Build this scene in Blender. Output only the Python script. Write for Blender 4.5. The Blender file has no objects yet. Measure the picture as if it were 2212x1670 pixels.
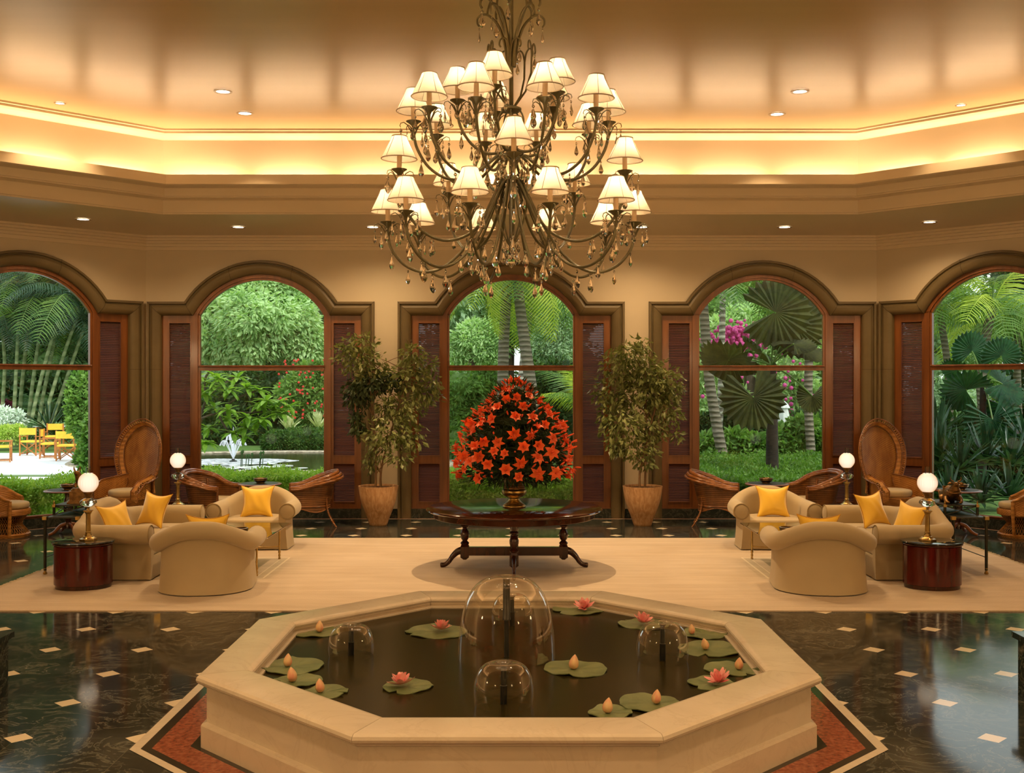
import bpy, math, random
import numpy as np
from mathutils import Vector, Matrix
PI = math.pi
SC = bpy.context.scene
COL = SC.collection
# ---------------------------------------------------------------- camera
cam_d = bpy.data.cameras.new('camera'); cam = bpy.data.objects.new('camera', cam_d); COL.objects.link(cam)
cam.location = (0, 0, 2.4); cam.rotation_euler = (PI/2, 0, 0)
cam_d.sensor_width = 36; cam_d.lens = 36*2350/2212
cam_d.shift_x = -8/2212; cam_d.shift_y = -10/2212
cam_d.clip_start = .05; cam_d.clip_end = 400
SC.camera = cam
SC.view_settings.view_transform = 'Standard'; SC.view_settings.look = 'None'
SC.view_settings.gamma = 1; SC.view_settings.use_curve_mapping = False
SC.view_settings.exposure = -0.06
cy = SC.cycles
cy.max_bounces = 8; cy.diffuse_bounces = 4; cy.glossy_bounces = 4; cy.transmission_bounces = 6; cy.transparent_max_bounces = 12
cy.caustics_reflective = False; cy.caustics_refractive = False
cy.sample_clamp_indirect = 4
# ---------------------------------------------------------------- sky and sun
W = bpy.data.worlds.new('sky'); SC.world = W; W.use_nodes = True
nt = W.node_tree; bg = nt.nodes['Background']
tc = nt.nodes.new('ShaderNodeTexCoord'); sp = nt.nodes.new('ShaderNodeSeparateXYZ'); cr = nt.nodes.new('ShaderNodeValToRGB')
nt.links.new(tc.outputs['Generated'], sp.inputs[0]); nt.links.new(sp.outputs['Z'], cr.inputs[0]); nt.links.new(cr.outputs[0], bg.inputs[0])
cr.color_ramp.elements[0].color = (.80, .88, .82, 1); cr.color_ramp.elements[1].color = (.82, .92, 1, 1)
bg.inputs[1].default_value = 1.9
def lamp(name, typ, loc, energy, color, rot=(0, 0, 0), parent=None, **kw):
    d = bpy.data.lights.new(name, typ); d.energy = energy; d.color = color
    for k, v in kw.items(): setattr(d, k, v)
    o = bpy.data.objects.new(name, d); o.location = loc; o.rotation_euler = rot; COL.objects.link(o); o.parent = parent
    return o
WARM = (1, .66, .335); WARM2 = (1, .64, .35)
lamp('sun', 'SUN', (0, 30, 30), 2.6, (1, .97, .88), (math.radians(38), math.radians(22), math.radians(20)), angle=math.radians(6))
# strip lamps lying in the ceiling cove, hidden by its lip (back, the two diagonals, the sides)
HW, DY, LEN = 6.45, 19.2, 4.95
def corners(delta, hw=HW):
    a = hw - .4142*delta; b = DY - delta; c = hw + LEN - delta; e = DY - LEN - .4142*delta
    return [(-a-.08, b), (a-.08, b), (c-.08, e), (c-.08, 16-e), (a-.08, 16-b), (-a-.08, 16-b), (-c-.08, 16-e), (-c-.08, e)]
COVE = 820
cc = corners(2.72)
for i in (0, 1, 2, 4, 6, 7, 5, 3):
    p, q = Vector(cc[i]), Vector(cc[(i+1) % 8]); L = (q-p).length; m = (p+q)/2; ang = math.atan2(q.y-p.y, q.x-p.x)
    n = max(3, round(L/1.35))
    for k in range(n):
        c = p + (q-p)*((k+.5)/n)
        o = lamp('cove_lamp', 'AREA', (c.x, c.y, 5.42), COVE/60*L/n, WARM2, shape='RECTANGLE', size=L/n*.85, size_y=.05)
        o.rotation_euler = (Matrix.Rotation(ang, 4, 'Z') @ Matrix.Rotation(PI-math.radians(-18), 4, 'X')).to_euler()
# recessed spot lamps of the two ceilings: their light (their trims are built with the ceiling), plus added spots without trims
SPOTS_HI = [(-3.82, 14.2), (-3.82, 15.35), (-6.2, 14.8), (3.71, 14.2), (3.7, 15.4), (6.1, 14.9), (0, 15.65)]
SPOTS_ADDED = [(-1.3, 10.4), (1.3, 10.4), (-1.6, 3.0), (1.6, 3.0), (-1.6, 6.4), (1.6, 6.4), (-6.0, 8.0), (6.0, 8.0), (-3.5, 4.6), (3.5, 4.6)]  # unseen spots added to brighten flowers, fountain and the near room
SPOTS_LO = [(-6.8, 17.1), (-4.58, 17.96), (-2.36, 17.96), (2.08, 17.96), (4.44, 17.96), (6.62, 17.4)]
for x, y in SPOTS_HI + SPOTS_ADDED:
    lamp('spot_light', 'SPOT', (x, y, 6.15), 1250 if x == 0 else 225, WARM, spot_size=math.radians(96), spot_blend=.6, shadow_soft_size=.035)
for x, y in SPOTS_LO:
    lamp('spot_light', 'SPOT', (x, y, 4.92), 190, WARM, spot_size=math.radians(150), spot_blend=1.0, shadow_soft_size=.05)

# fill lights added behind the camera, no fixtures, to brighten cornice and fountain
for x, y in ((-6.2, -2.6), (6.2, -2.6), (-10.6, 3.2), (10.6, 3.2)):
    lamp('added_fill_light', 'POINT', (x, y, 3.3), 380, WARM, shadow_soft_size=.3)
# ---------------------------------------------------------------- helpers
def S(r, g, b): return tuple((c/255/12.92 if c/255 <= .04045 else ((c/255+.055)/1.055)**2.4) for c in (r, g, b)) + (1,)
class NT:
    def __init__(s, name):
        s.m = bpy.data.materials.new(name); s.m.use_nodes = True; s.t = s.m.node_tree; s.b = s.t.nodes['Principled BSDF']; s.out = s.t.nodes['Material Output']
    def n(s, typ, ins=None, **kw):
        x = s.t.nodes.new('ShaderNode'+typ)
        for k, v in kw.items(): setattr(x, k, v)
        for k, v in (ins or {}).items():
            if isinstance(v, bpy.types.NodeSocket): s.t.links.new(v, x.inputs[k])
            else: x.inputs[k].default_value = v
        return x
    def math(s, op, a, b=0, c=0):
        return s.n('Math', {0: a, 1: b, 2: c}, operation=op).outputs[0]
    def mix(s, f, a, b, mode='MIX'):
        x = s.n('Mix', {0: f, 6: a, 7: b}, data_type='RGBA', blend_type=mode); return x.outputs[2]
    def ramp(s, f, stops):
        x = s.n('ValToRGB', {0: f}); e = x.color_ramp.elements
        while len(e) < len(stops): e.new(.5)
        for q, (p, c) in zip(e, stops): q.position = p; q.color = c
        return x.outputs[0]
    def noise(s, scale, vec=None, detail=4, rough=.55, dist=0):
        ins = {'Scale': scale, 'Detail': detail, 'Roughness': rough, 'Distortion': dist}
        if vec is not None: ins['Vector'] = vec
        return s.n('TexNoise', ins).outputs[0]
    def obj(s, scale=(1, 1, 1), rot=(0, 0, 0)):
        tc = s.n('TexCoord'); return s.n('Mapping', {0: tc.outputs['Object'], 3: scale, 2: rot}).outputs[0]
    def set(s, **kw):
        for k, v in kw.items():
            k = k.replace('_', ' ')
            if isinstance(v, bpy.types.NodeSocket): s.t.links.new(v, s.b.inputs[k])
            else: s.b.inputs[k].default_value = v
        return s
    def bump(s, h, strength=.3, dist=.01):
        s.t.links.new(s.n('Bump', {'Height': h, 'Strength': strength, 'Distance': dist}).outputs[0], s.b.inputs['Normal']); return s
def mat(name, c, rough=.5, metal=0, c2=None, ns=(6, 6, 6), bump=0, bscale=None, **kw):
    t = NT(name)
    c2 = c2 or tuple(x*.8 for x in c[:3])+(1,)
    f = t.noise(1, t.obj(ns))
    t.set(Base_Color=t.mix(t.ramp(f, [(.35, (0, 0, 0, 1)), (.65, (1, 1, 1, 1))]), c, c2), Roughness=rough, Metallic=metal, **kw)
    if bump: t.bump(t.noise(1, t.obj(bscale or ns)), bump)
    return t.m
def leafmat(name, c, c2, scale=3, trans=.35, rough=.55):
    t = NT(name)
    f = t.noise(scale, t.obj(), detail=3, rough=.7)
    col = t.mix(t.ramp(f, [(.38, (0, 0, 0, 1)), (.62, (1, 1, 1, 1))]), c, c2)
    t.set(Base_Color=col, Roughness=rough, Specular_IOR_Level=.35)
    tr = t.n('BsdfTranslucent', {0: t.mix(1.0, col, (1.2, 1.3, .6, 1), 'MULTIPLY')})
    mx = t.n('MixShader', {0: trans, 1: t.b.outputs[0], 2: tr.outputs[0]})
    t.t.links.new(mx.outputs[0], t.out.inputs[0]); return t.m

class MB:
    def __init__(s): s.v = []; s.f = []
    def add(s, vs, fs, M=None):
        o = len(s.v)
        s.v += [tuple(M @ Vector(p)) if M is not None else tuple(p) for p in vs]
        s.f += [tuple(o+i for i in f) for f in fs]; return s
    def box(s, x0, x1, y0, y1, z0, z1, M=None):
        vs = [(x, y, z) for z in (z0, z1) for y in (y0, y1) for x in (x0, x1)]
        return s.add(vs, [(0, 2, 3, 1), (4, 5, 7, 6), (0, 1, 5, 4), (2, 6, 7, 3), (0, 4, 6, 2), (1, 3, 7, 5)], M)
    def bar(s, a, b, w, h=None, up=(0, 0, 1)):
        a, b = Vector(a), Vector(b); h = h or w; d = (b-a).normalized(); u = Vector(up)
        if abs(d.dot(u)) > .98: u = Vector((1, 0, 0))
        x = d.cross(u).normalized()*w/2; y = x.cross(d).normalized()*h/2
        vs = [p+sx*x+sy*y for p in (a, b) for sx, sy in ((-1, -1), (1, -1), (1, 1), (-1, 1))]
        return s.add(vs, [(3, 2, 1, 0), (4, 5, 6, 7)] + [(i, (i+1) % 4, 4+(i+1) % 4, 4+i) for i in range(4)])
    def lathe(s, prof, seg=24, M=None, cap=True, a0=0, sx=1, sy=1, flute=0, nf=0):
        vs = []; n = len(prof)
        for k in range(seg):
            a = a0+2*PI*k/seg
            for r, z in prof:
                rr = r*(1+flute*abs(math.sin(nf*a/2)))
                vs.append((rr*math.cos(a)*sx, rr*math.sin(a)*sy, z))
        fs = [(k*n+i, ((k+1) % seg)*n+i, ((k+1) % seg)*n+i+1, k*n+i+1) for k in range(seg) for i in range(n-1)]
        if cap:
            if prof[0][0] > 1e-4: fs.append(tuple(k*n for k in reversed(range(seg))))
            if prof[-1][0] > 1e-4: fs.append(tuple(k*n+n-1 for k in range(seg)))
        return s.add(vs, fs, M)
    def tube(s, pts, r, seg=8, closed=False, flat=1, cap=True):
        P = [Vector(p) for p in pts]; n = len(P); R = r if isinstance(r, (list, tuple)) else [r]*n
        T = [(P[(i+1) % n]-P[i-1] if closed else P[min(i+1, n-1)]-P[max(i-1, 0)]).normalized() for i in range(n)]
        up = Vector((0, 0, 1)) if abs(T[0].z) < .9 else Vector((1, 0, 0))
        x = T[0].cross(up).normalized(); vs = []
        for i in range(n):
            x = (x - T[i]*x.dot(T[i])).normalized(); y = T[i].cross(x)
            vs += [P[i]+(x*math.cos(2*PI*k/seg)*flat+y*math.sin(2*PI*k/seg))*R[i] for k in range(seg)]
        m = n if closed else n-1
        fs = [(i*seg+k, i*seg+(k+1) % seg, ((i+1) % n)*seg+(k+1) % seg, ((i+1) % n)*seg+k) for i in range(m) for k in range(seg)]
        if cap and not closed: fs += [tuple(reversed(range(seg))), tuple((n-1)*seg+k for k in range(seg))]
        return s.add(vs, fs)
    def grid(s, rows, close_u=False, close_v=False):
        nu, nv = len(rows), len(rows[0]); vs = [p for r in rows for p in r]
        fs = [(i*nv+j, ((i+1) % nu)*nv+j, ((i+1) % nu)*nv+(j+1) % nv, i*nv+(j+1) % nv)
              for i in range(nu if close_u else nu-1) for j in range(nv if close_v else nv-1)]
        return s.add(vs, fs)
    def slab(s, outline, z0, z1, r=.02, dome=0):
        cx = sum(p[0] for p in outline)/len(outline); cyy = sum(p[1] for p in outline)/len(outline)
        size = max(math.hypot(p[0]-cx, p[1]-cyy) for p in outline)
        def ring(ins, z): k = 1-ins/size; return [(cx+(p[0]-cx)*k, cyy+(p[1]-cyy)*k, z) for p in outline]
        rows = [ring(r, z0)] + [ring(r*(1-math.sin(a)), z0+r*(1-math.cos(a))) for a in (PI/4, PI/2)]
        rows += [ring(r*(1-math.sin(a)), z1-r*(1-math.cos(a))) for a in (PI/2, PI/4)] + [ring(r, z1)]
        if dome: rows += [ring(size*.35, z1+dome*.7), ring(size*.7, z1+dome)]
        n = len(outline); s.grid(rows, close_v=True); o = len(s.v)
        s.f.append(tuple(o-n+i for i in range(n))); s.f.append(tuple(o-n*len(rows)+i for i in reversed(range(n)))); return s
    def sphere(s, c, r, seg=12, rings=8, sc=(1, 1, 1)):
        prof = [(r*math.sin(PI*i/rings)+1e-6, -r*math.cos(PI*i/rings)) for i in range(rings+1)]
        return s.lathe(prof, seg, Matrix.Translation(c) @ Matrix.Diagonal((*sc, 1)), cap=False)
    def mesh(s, name, m=None, smooth=True, ang=38):
        me = bpy.data.meshes.new(name); me.from_pydata(s.v, [], s.f); me.validate()
        if m: me.materials.append(m)
        if smooth and len(me.polygons):
            me.polygons.foreach_set('use_smooth', [True]*len(me.polygons)); me.set_sharp_from_angle(angle=math.radians(ang))
        me.update(); return me
    def build(s, name, m, parent=None, smooth=True, loc=None, rot=None, ang=38):
        o = bpy.data.objects.new(name, s.mesh(name, m, smooth, ang)); COL.objects.link(o); o.parent = parent
        if loc: o.location = loc
        if rot is not None: o.rotation_euler = (0, 0, rot) if not isinstance(rot, tuple) else rot
        return o
def place(name, me, parent=None, loc=(0, 0, 0), rot=(0, 0, 0), sc=None):
    o = bpy.data.objects.new(name, me); COL.objects.link(o); o.parent = parent; o.location = loc; o.rotation_euler = rot
    if sc: o.scale = sc if isinstance(sc, tuple) else (sc,)*3
    return o
def tag(o, label=None, cat=None, group=None, kind=None):
    if label: o['label'] = label
    if cat: o['category'] = cat
    if group: o['group'] = group
    if kind: o['kind'] = kind
    return o
def thing(name, label, cat, loc=(0, 0, 0), rz=0, group=None):
    o = bpy.data.objects.new(name, None); COL.objects.link(o); o.location = loc; o.rotation_euler = (0, 0, rz); o.empty_display_size = .1
    return tag(o, label, cat, group)
def struct(o): o['kind'] = 'structure'; return o
def copy_tree(o, parent=None):
    c = o.copy(); COL.objects.link(c); c.parent = parent
    for ch in list(o.children): copy_tree(ch, c)
    return c
def dup(src, loc, rz, label, group=None):
    c = copy_tree(src); c.location = loc; c.rotation_euler = (0, 0, rz); c['label'] = label
    if group: c['group'] = group
    return c
def lerp(a, b, t): return a+(b-a)*t
def smooth(t): t = max(0, min(1, t)); return t*t*(3-2*t)
def bez(pts, n):
    out = []; P = [Vector(p) for p in pts]
    for i in range(n+1):
        t = i/n; Q = P[:]
        while len(Q) > 1: Q = [Q[j].lerp(Q[j+1], t) for j in range(len(Q)-1)]
        out.append(Q[0])
    return out
def cat_rom(pts, n=6, closed=False):
    P = [Vector(p) for p in pts]; out = []; N = len(P)
    for i in range(N if closed else N-1):
        if closed: a, b, c, d = P[i-1], P[i], P[(i+1) % N], P[(i+2) % N]
        else: a, b, c, d = P[max(i-1, 0)], P[i], P[i+1], P[min(i+2, N-1)]
        for k in range(n):
            t = k/n; out.append(.5*((2*b)+(c-a)*t+(2*a-5*b+4*c-d)*t*t+(3*b-a-3*c+d)*t**3))
    if not closed: out.append(P[-1])
    return out
def skinned(name, pts, edges, radii, m, parent=None, sub=2, loc=None, rot=None):
    me = bpy.data.meshes.new(name); me.from_pydata(pts, edges, []); o = bpy.data.objects.new(name, me); COL.objects.link(o)
    o.modifiers.new('skin', 'SKIN'); o.modifiers.new('sub', 'SUBSURF').levels = sub
    for i, v in enumerate(me.skin_vertices[0].data): v.radius = radii[i] if isinstance(radii[i], tuple) else (radii[i],)*2; v.use_root = (i == 0)
    dg = bpy.context.evaluated_depsgraph_get(); dg.update(); nm = bpy.data.meshes.new_from_object(o.evaluated_get(dg))
    bpy.data.objects.remove(o); nm.name = name; nm.materials.clear(); nm.materials.append(m)
    nm.polygons.foreach_set('use_smooth', [True]*len(nm.polygons))
    o = bpy.data.objects.new(name, nm); COL.objects.link(o); o.parent = parent
    if loc: o.location = loc
    if rot: o.rotation_euler = rot
    return o
def foliage(name, m, blobs, n, size, seed=1, aspect=.45, droop=.3, core=True, shell=.75, up=.3, fold=.25):
    """one leafy mass: n leaves on the skins of overlapping blobs (x,y,z,rx,ry,rz)"""
    rng = np.random.default_rng(seed); B = np.array(blobs, float)
    vol = (B[:, 3]*B[:, 4]*B[:, 5])**(2/3); idx = rng.choice(len(B), n, p=vol/vol.sum()); b = B[idx]
    d = rng.normal(size=(n, 3)); d /= np.linalg.norm(d, axis=1)[:, None]
    r = shell+(1-shell)*rng.random(n)**.6*1.25
    c = b[:, :3]+d*b[:, 3:6]*r[:, None]
    ax = d*.9+rng.normal(size=(n, 3))*.7; ax[:, 2] -= droop; ax /= np.linalg.norm(ax, axis=1)[:, None]
    nrm = d+rng.normal(size=(n, 3))*.6; nrm[:, 2] += up
    sd = np.cross(ax, nrm); sd /= np.linalg.norm(sd, axis=1)[:, None]+1e-9; nr = np.cross(sd, ax)
    s = size*(.6+.8*rng.random(n))[:, None]
    V = np.stack([c, c+ax*s*.5+sd*s*aspect*.5-nr*s*fold*.3, c+ax*s, c+ax*s*.5-sd*s*aspect*.5-nr*s*fold*.3], 1).reshape(-1, 3)
    F = np.arange(4*n).reshape(-1, 4)
    V = V.tolist(); F = F.tolist()
    if core:
        mb = MB()
        for q in B: mb.sphere(q[:3], 1, 10, 7, tuple(q[3:6]*shell*.93))
        o = len(V); V += [list(p) for p in mb.v]; F += [[o+i for i in f] for f in mb.f]
    me = bpy.data.meshes.new(name); me.from_pydata(V, [], F); me.materials.append(m); me.update(); return me
# ================================================================ materials of the room
def wallmat(name, c, rough=.6):
    t = NT(name); f = t.noise(1, t.obj((1.2, 1.2, 3)), detail=5)
    t.set(Base_Color=t.mix(f, c, tuple(x*.9 for x in c[:3])+(1,)), Roughness=rough); t.bump(t.noise(60, t.obj()), .05); return t.m
M_wall = wallmat('cream_plaster', (.68, .58, .41, 1))
M_soffit = wallmat('soffit_paint', (.78, .66, .47, 1), .4)
def ceilmat():
    t = NT('lacquered_ceiling'); v = t.obj((.35, 3.5, 1)); f = t.noise(1, v, detail=5)
    t.set(Base_Color=t.mix(f, (.64, .49, .285, 1), (.57, .425, .235, 1)), Roughness=.3, Specular_IOR_Level=.4)
    return t.m
M_ceil = ceilmat()
def woodmat(name, a, b, rough=.3, along='z', scale=1.0):
    t = NT(name); s = {'z': (9, 9, .7), 'x': (.7, 9, 9), 'y': (9, .7, 9)}[along]; s = tuple(q*scale for q in s)
    f = t.noise(1, t.obj(s), detail=6, dist=.6); g = t.noise(1, t.obj(tuple(q*5 for q in s)), detail=3)
    col = t.mix(t.ramp(f, [(.32, (0, 0, 0, 1)), (.68, (1, 1, 1, 1))]), a, b); col = t.mix(t.math('MULTIPLY', g, .25), col, tuple(x*.5 for x in b[:3])+(1,))
    t.set(Base_Color=col, Roughness=rough, Coat_Weight=.1, Coat_Roughness=.1); return t.m
M_frame = woodmat('teak_frame', S(134, 78, 32), S(98, 52, 18), .33)
M_slat = woodmat('teak_louvre', S(128, 78, 56), S(96, 52, 36), .35, 'x')
M_mahog = woodmat('mahogany', S(74, 32, 13), S(40, 17, 7), .11, 'x')
M_mahogz = woodmat('mahogany_leg', S(66, 29, 13), S(36, 15, 7), .2)
M_stone = mat('sandstone_surround', (.145, .105, .045, 1), .5, c2=(.125, .09, .036, 1), ns=(3, 3, 3), bump=.05, bscale=(40, 40, 40))
def marble(name, c, c2, vein, vs=1.5, rough=.18, va=.5):
    t = NT(name); v = t.obj(); w = t.noise(vs*.7, v, detail=6, rough=.6, dist=1.5)
    ve = t.ramp(t.math('ABSOLUTE', t.math('SUBTRACT', t.noise(vs, v, detail=8, rough=.62, dist=2.2), .5)), [(0, (1, 1, 1, 1)), (.035, (0, 0, 0, 1))])
    col = t.mix(t.ramp(w, [(.3, (0, 0, 0, 1)), (.7, (1, 1, 1, 1))]), c, c2); col = t.mix(t.math('MULTIPLY', ve, va), col, vein)
    t.set(Base_Color=col, Roughness=rough); return t
M_cream = marble('cream_marble', (.64, .56, .44, 1), (.56, .48, .37, 1), (.42, .34, .25, 1), 1.6, .25, .2).m
M_plinth = marble('dark_marble', (.010, .016, .013, 1), (.028, .036, .030, 1), (.2, .2, .15, 1), 3, .12, .3).m
M_red = mat('red_granite', S(118, 48, 27), .16, c2=S(158, 92, 66), ns=(30, 30, 30))
M_black = marble('black_granite', (.008, .008, .007, 1), (.016, .015, .012, 1), (.05, .05, .04, 1), 2, .1, .1).m
def floormat():
    t = marble('green_marble_floor', (.010, .014, .013, 1), (.045, .052, .047, 1), (.32, .31, .24, 1), 2.3, .085, .32)
    col = t.b.inputs['Base Color'].links[0].from_socket
    sx = t.n('SeparateXYZ', {0: t.obj()})
    def dist(s, off, per):
        a = t.math('DIVIDE', t.math('SUBTRACT', s, off), per); fr = t.math('FRACT', t.math('ADD', a, 100)); return t.math('MINIMUM', fr, t.math('SUBTRACT', 1, fr)), t.math('FLOOR', t.math('ADD', a, 100))
    du, iu = dist(sx.outputs[0], -3.35, .82); dv, iv = dist(sx.outputs[1], 7.33, .806)
    tile = t.n('TexWhiteNoise', {0: t.n('CombineXYZ', {0: iu, 1: iv, 2: 3.}).outputs[0]}, noise_dimensions='3D').outputs[0]
    col = t.mix(t.math('MULTIPLY', tile, .55), col, (.010, .014, .013, 1))
    line = t.math('LESS_THAN', t.math('MINIMUM', du, dv), .0022)
    col = t.mix(t.math('MULTIPLY', line, .45), col, (.16, .15, .10, 1))
    dia = t.math('LESS_THAN', t.math('ADD', du, dv), .123)
    col = t.mix(dia, col, (.72, .62, .45, 1)); t.set(Base_Color=col, Specular_IOR_Level=.22); return t.m
M_floor = floormat()
M_brass = mat('brass', (.56, .38, .13, 1), .28, 1, c2=(.40, .26, .09, 1), ns=(9, 9, 9))
M_bronze = mat('dark_bronze', (.30, .17, .06, 1), .36, .85, c2=(.14, .075, .028, 1), ns=(20, 20, 20), bump=.2, bscale=(60, 60, 60))
M_iron = mat('dark_green_metal', (.035, .035, .022, 1), .4, .6, c2=(.025, .025, .018, 1))
def glassmat(name, tint=(1, 1, 1, 1), refl=1.0, base=.04):
    t = NT(name); tr = t.n('BsdfTransparent', {0: tint}); gl = t.n('BsdfGlossy', {0: (1, 1, 1, 1), 1: .02})
    fr = t.n('Fresnel', {0: 1.45}); f = t.math('MULTIPLY', fr.outputs[0], refl)
    mx = t.n('MixShader', {0: f, 1: tr.outputs[0], 2: gl.outputs[0]}); t.t.links.new(mx.outputs[0], t.out.inputs[0]); return t.m
M_pane = glassmat('window_glass', (.97, .99, .97, 1), .9)
M_thin = glassmat('thin_glass', (.96, .96, .94, 1), 1.6)
def emit(name, c, s):
    t = NT(name); t.set(Base_Color=(.9, .8, .6, 1), Emission_Color=c, Emission_Strength=s); return t.m

# ================================================================ floor, walls, ceilings
o = MB().box(-14, 14, -3.6, 19.25, -.05, 0).build('floor', M_floor, smooth=False); struct(o)
WZ = 4.96
def ring_prof(prof, closed8=True, hwf=None):
    mb = MB(); rows = [[(x, y, z) for x, y in corners(d, hw)] for d, z, hw in prof]
    mb.grid(rows, close_v=True); return mb
# window geometry (local: x along the wall, y into the room is negative, z up)
def outline(w, h, R, zc=2.93, n=22, z0=0.0):
    xj = math.sqrt(R*R-(h-zc)**2); a0 = math.atan2(h-zc, xj)
    pts = [(-w, z0), (-w, h), (-xj, h)]
    for i in range(1, n): a = lerp(PI-a0, a0, i/n); pts.append((R*math.cos(a), zc+R*math.sin(a)))
    return pts + [(xj, h), (w, h), (w, z0)]
OUT = lambda t: outline(2.0-.235*t, 3.813-.24*t, 1.61-.24*t)
def wall_bay(mb, M, x0, x1):
    ol = outline(1.97, 3.79, 1.58)
    pts = [(x0, 0), (x0, WZ), (x1, WZ), (x1, 0)]
    vs = [(x0, 0, 0), (x0, 0, WZ), (-1.97, 0, WZ), (-1.97, 0, 0)]; mb.add(vs, [(0, 1, 2, 3)], M)
    vs = [(1.97, 0, 0), (1.97, 0, WZ), (x1, 0, WZ), (x1, 0, 0)]; mb.add(vs, [(0, 1, 2, 3)], M)
    tp = ol[1:-1]
    for a, b in zip(tp[:-1], tp[1:]):
        if b[0]-a[0] > 1e-6: mb.add([(a[0], 0, a[1]), (a[0], 0, WZ), (b[0], 0, WZ), (b[0], 0, b[1])], [(0, 1, 2, 3)], M)
    # reveal
    for a, b in zip(ol[:-1], ol[1:]): mb.add([(a[0], 0, a[1]), (b[0], 0, b[1]), (b[0], .35, b[1]), (a[0], .35, a[1])], [(0, 1, 2, 3)], M)
K7 = 7.0
MBACK = [Matrix.Translation((x, DY, 0)) for x in (-4.49, -.08, 4.345)]
c45 = math.cos(PI/4)
def diag_m(side, t):  # centre t metres from the corner along the diagonal wall
    q = t*c45; x = (HW+q)*side-.08; y = DY-q
    return Matrix.Translation((x, y, 0)) @ Matrix.Rotation(-side*PI/4, 4, 'Z')
ML, MR = diag_m(-1, 2.07), diag_m(1, 2.07)
mb = MB()
for M, x0, x1 in ((MBACK[0], -2.04, 2.205), (MBACK[1], -2.205, 2.2125), (MBACK[2], -2.2125, 2.025)): wall_bay(mb, M, x0, x1)
struct(mb.build('wall_back', M_wall, smooth=False))
mb = MB(); wall_bay(mb, ML, -4.93, 2.07); struct(mb.build('wall_left', M_wall, smooth=False))
mb = MB(); wall_bay(mb, MR, -2.07, 4.93); struct(mb.build('wall_right', M_wall, smooth=False))
c0 = corners(0); mb = MB()
for i, nm in ((2, 'wall_far_right'), (3, 'wall_near_right'), (4, 'wall_near'), (5, 'wall_near_left'), (6, 'wall_far_left')):
    a, b = c0[i], c0[(i+1) % 8]
    struct(MB().add([(a[0], a[1], 0), (b[0], b[1], 0), (b[0], b[1], WZ), (a[0], a[1], WZ)], [(0, 1, 2, 3)]).build(nm, M_wall, smooth=False))
# crown moulding, lower ceiling, stepped tray, cove, upper ceiling
H2 = 6.38
struct(ring_prof([(0, 4.72, HW), (.03, 4.72, HW), (.03, 4.78, HW), (.06, 4.785, HW), (.06, 4.83, HW), (.10, 4.835, HW), (.10, 4.875, HW), (.15, 4.88, HW), (.15, 4.92, HW), (.2, 4.925, HW), (.2, 4.96, HW)]).build('trim_1', M_soffit, smooth=False))
struct(ring_prof([(0, 4.96, HW), (2.58, 4.96, H2)]).build('ceiling', M_soffit, smooth=False))
struct(ring_prof([(2.58, 4.96, H2), (2.58, 4.985, H2), (2.62, 4.985, H2), (2.62, 5.0, H2), (2.60, 5.0, H2), (2.60, 5.17, H2), (2.80, 5.18, H2), (2.80, 5.20, H2), (2.83, 5.20, H2), (2.83, 5.315, H2),
    (3.04, 5.32, H2), (3.07, 5.335, H2), (3.07, 5.475, H2), (3.03, 5.475, H2), (3.03, 5.36, H2), (2.60, 5.36, H2)]).build('trim_2', M_soffit, smooth=False))
struct(ring_prof([(2.60, 5.36, H2), (2.60, 6.09, H2)]).build('wall_cove', M_wall, smooth=False))
struct(ring_prof([(2.60, 6.085, H2), (2.66, 6.085, H2), (2.72, 6.13, H2), (2.86, 6.135, H2), (2.86, 6.165, H2), (2.90, 6.17, H2), (2.90, 6.20, H2)]).build('trim_3', M_soffit, smooth=False))
cc = corners(2.88, H2)
struct(MB().add([(x, y, 6.195) for x, y in cc], [tuple(range(8))]).build('ceiling_upper', M_ceil, smooth=False))
# ---------------------------------------------------------------- windows
t_prof = [(0, .0), (0, .055), (.03, .075), (.17, .078), (.20, .06), (.22, .045), (.27, .045), (.32, .075), (.45, .092), (.65, .088), (.85, .06), (.97, .03), (1.0, .01), (1.0, -.12)]
def surround(M, name):
    mb = MB(); rows = []
    for t, p in t_prof: rows.append([tuple(M @ Vector((x, -p, z))) for x, z in OUT(t)])
    mb.grid(rows)
    for k in (0, -1): pass
    return struct(mb.build(name, M_stone, ang=30))
def joints(M, name):  # thin dark mortar joints of the stone surround
    mb = MB(); rows = [OUT(t) for t, p in t_prof[1:13]]; n = len(rows[0]); ps = [p for t, p in t_prof[1:13]]
    for j in (1, 2, 9, 17, n-3, n-2):
        pl = [Vector((rows[i][j][0], -ps[i]-.001, rows[i][j][1])) for i in range(len(rows))]
        for a, b in zip(pl[:-1], pl[1:]): mb.bar(M @ a, M @ b, .006, .003, up=M.to_3x3() @ Vector((0, 1, 0)))
    for z in (1.2, 2.62):
        for s in (-1, 1):
            pl = [Vector((s*(2.0-.235*t), -p-.001, z)) for t, p in t_prof[1:13]]
            for a, b in zip(pl[:-1], pl[1:]): mb.bar(M @ a, M @ b, .003, .005, up=(0, 0, 1))
    return mb
M_joint = mat('mortar', (.05, .035, .02, 1), .8)
YF = .06
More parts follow.
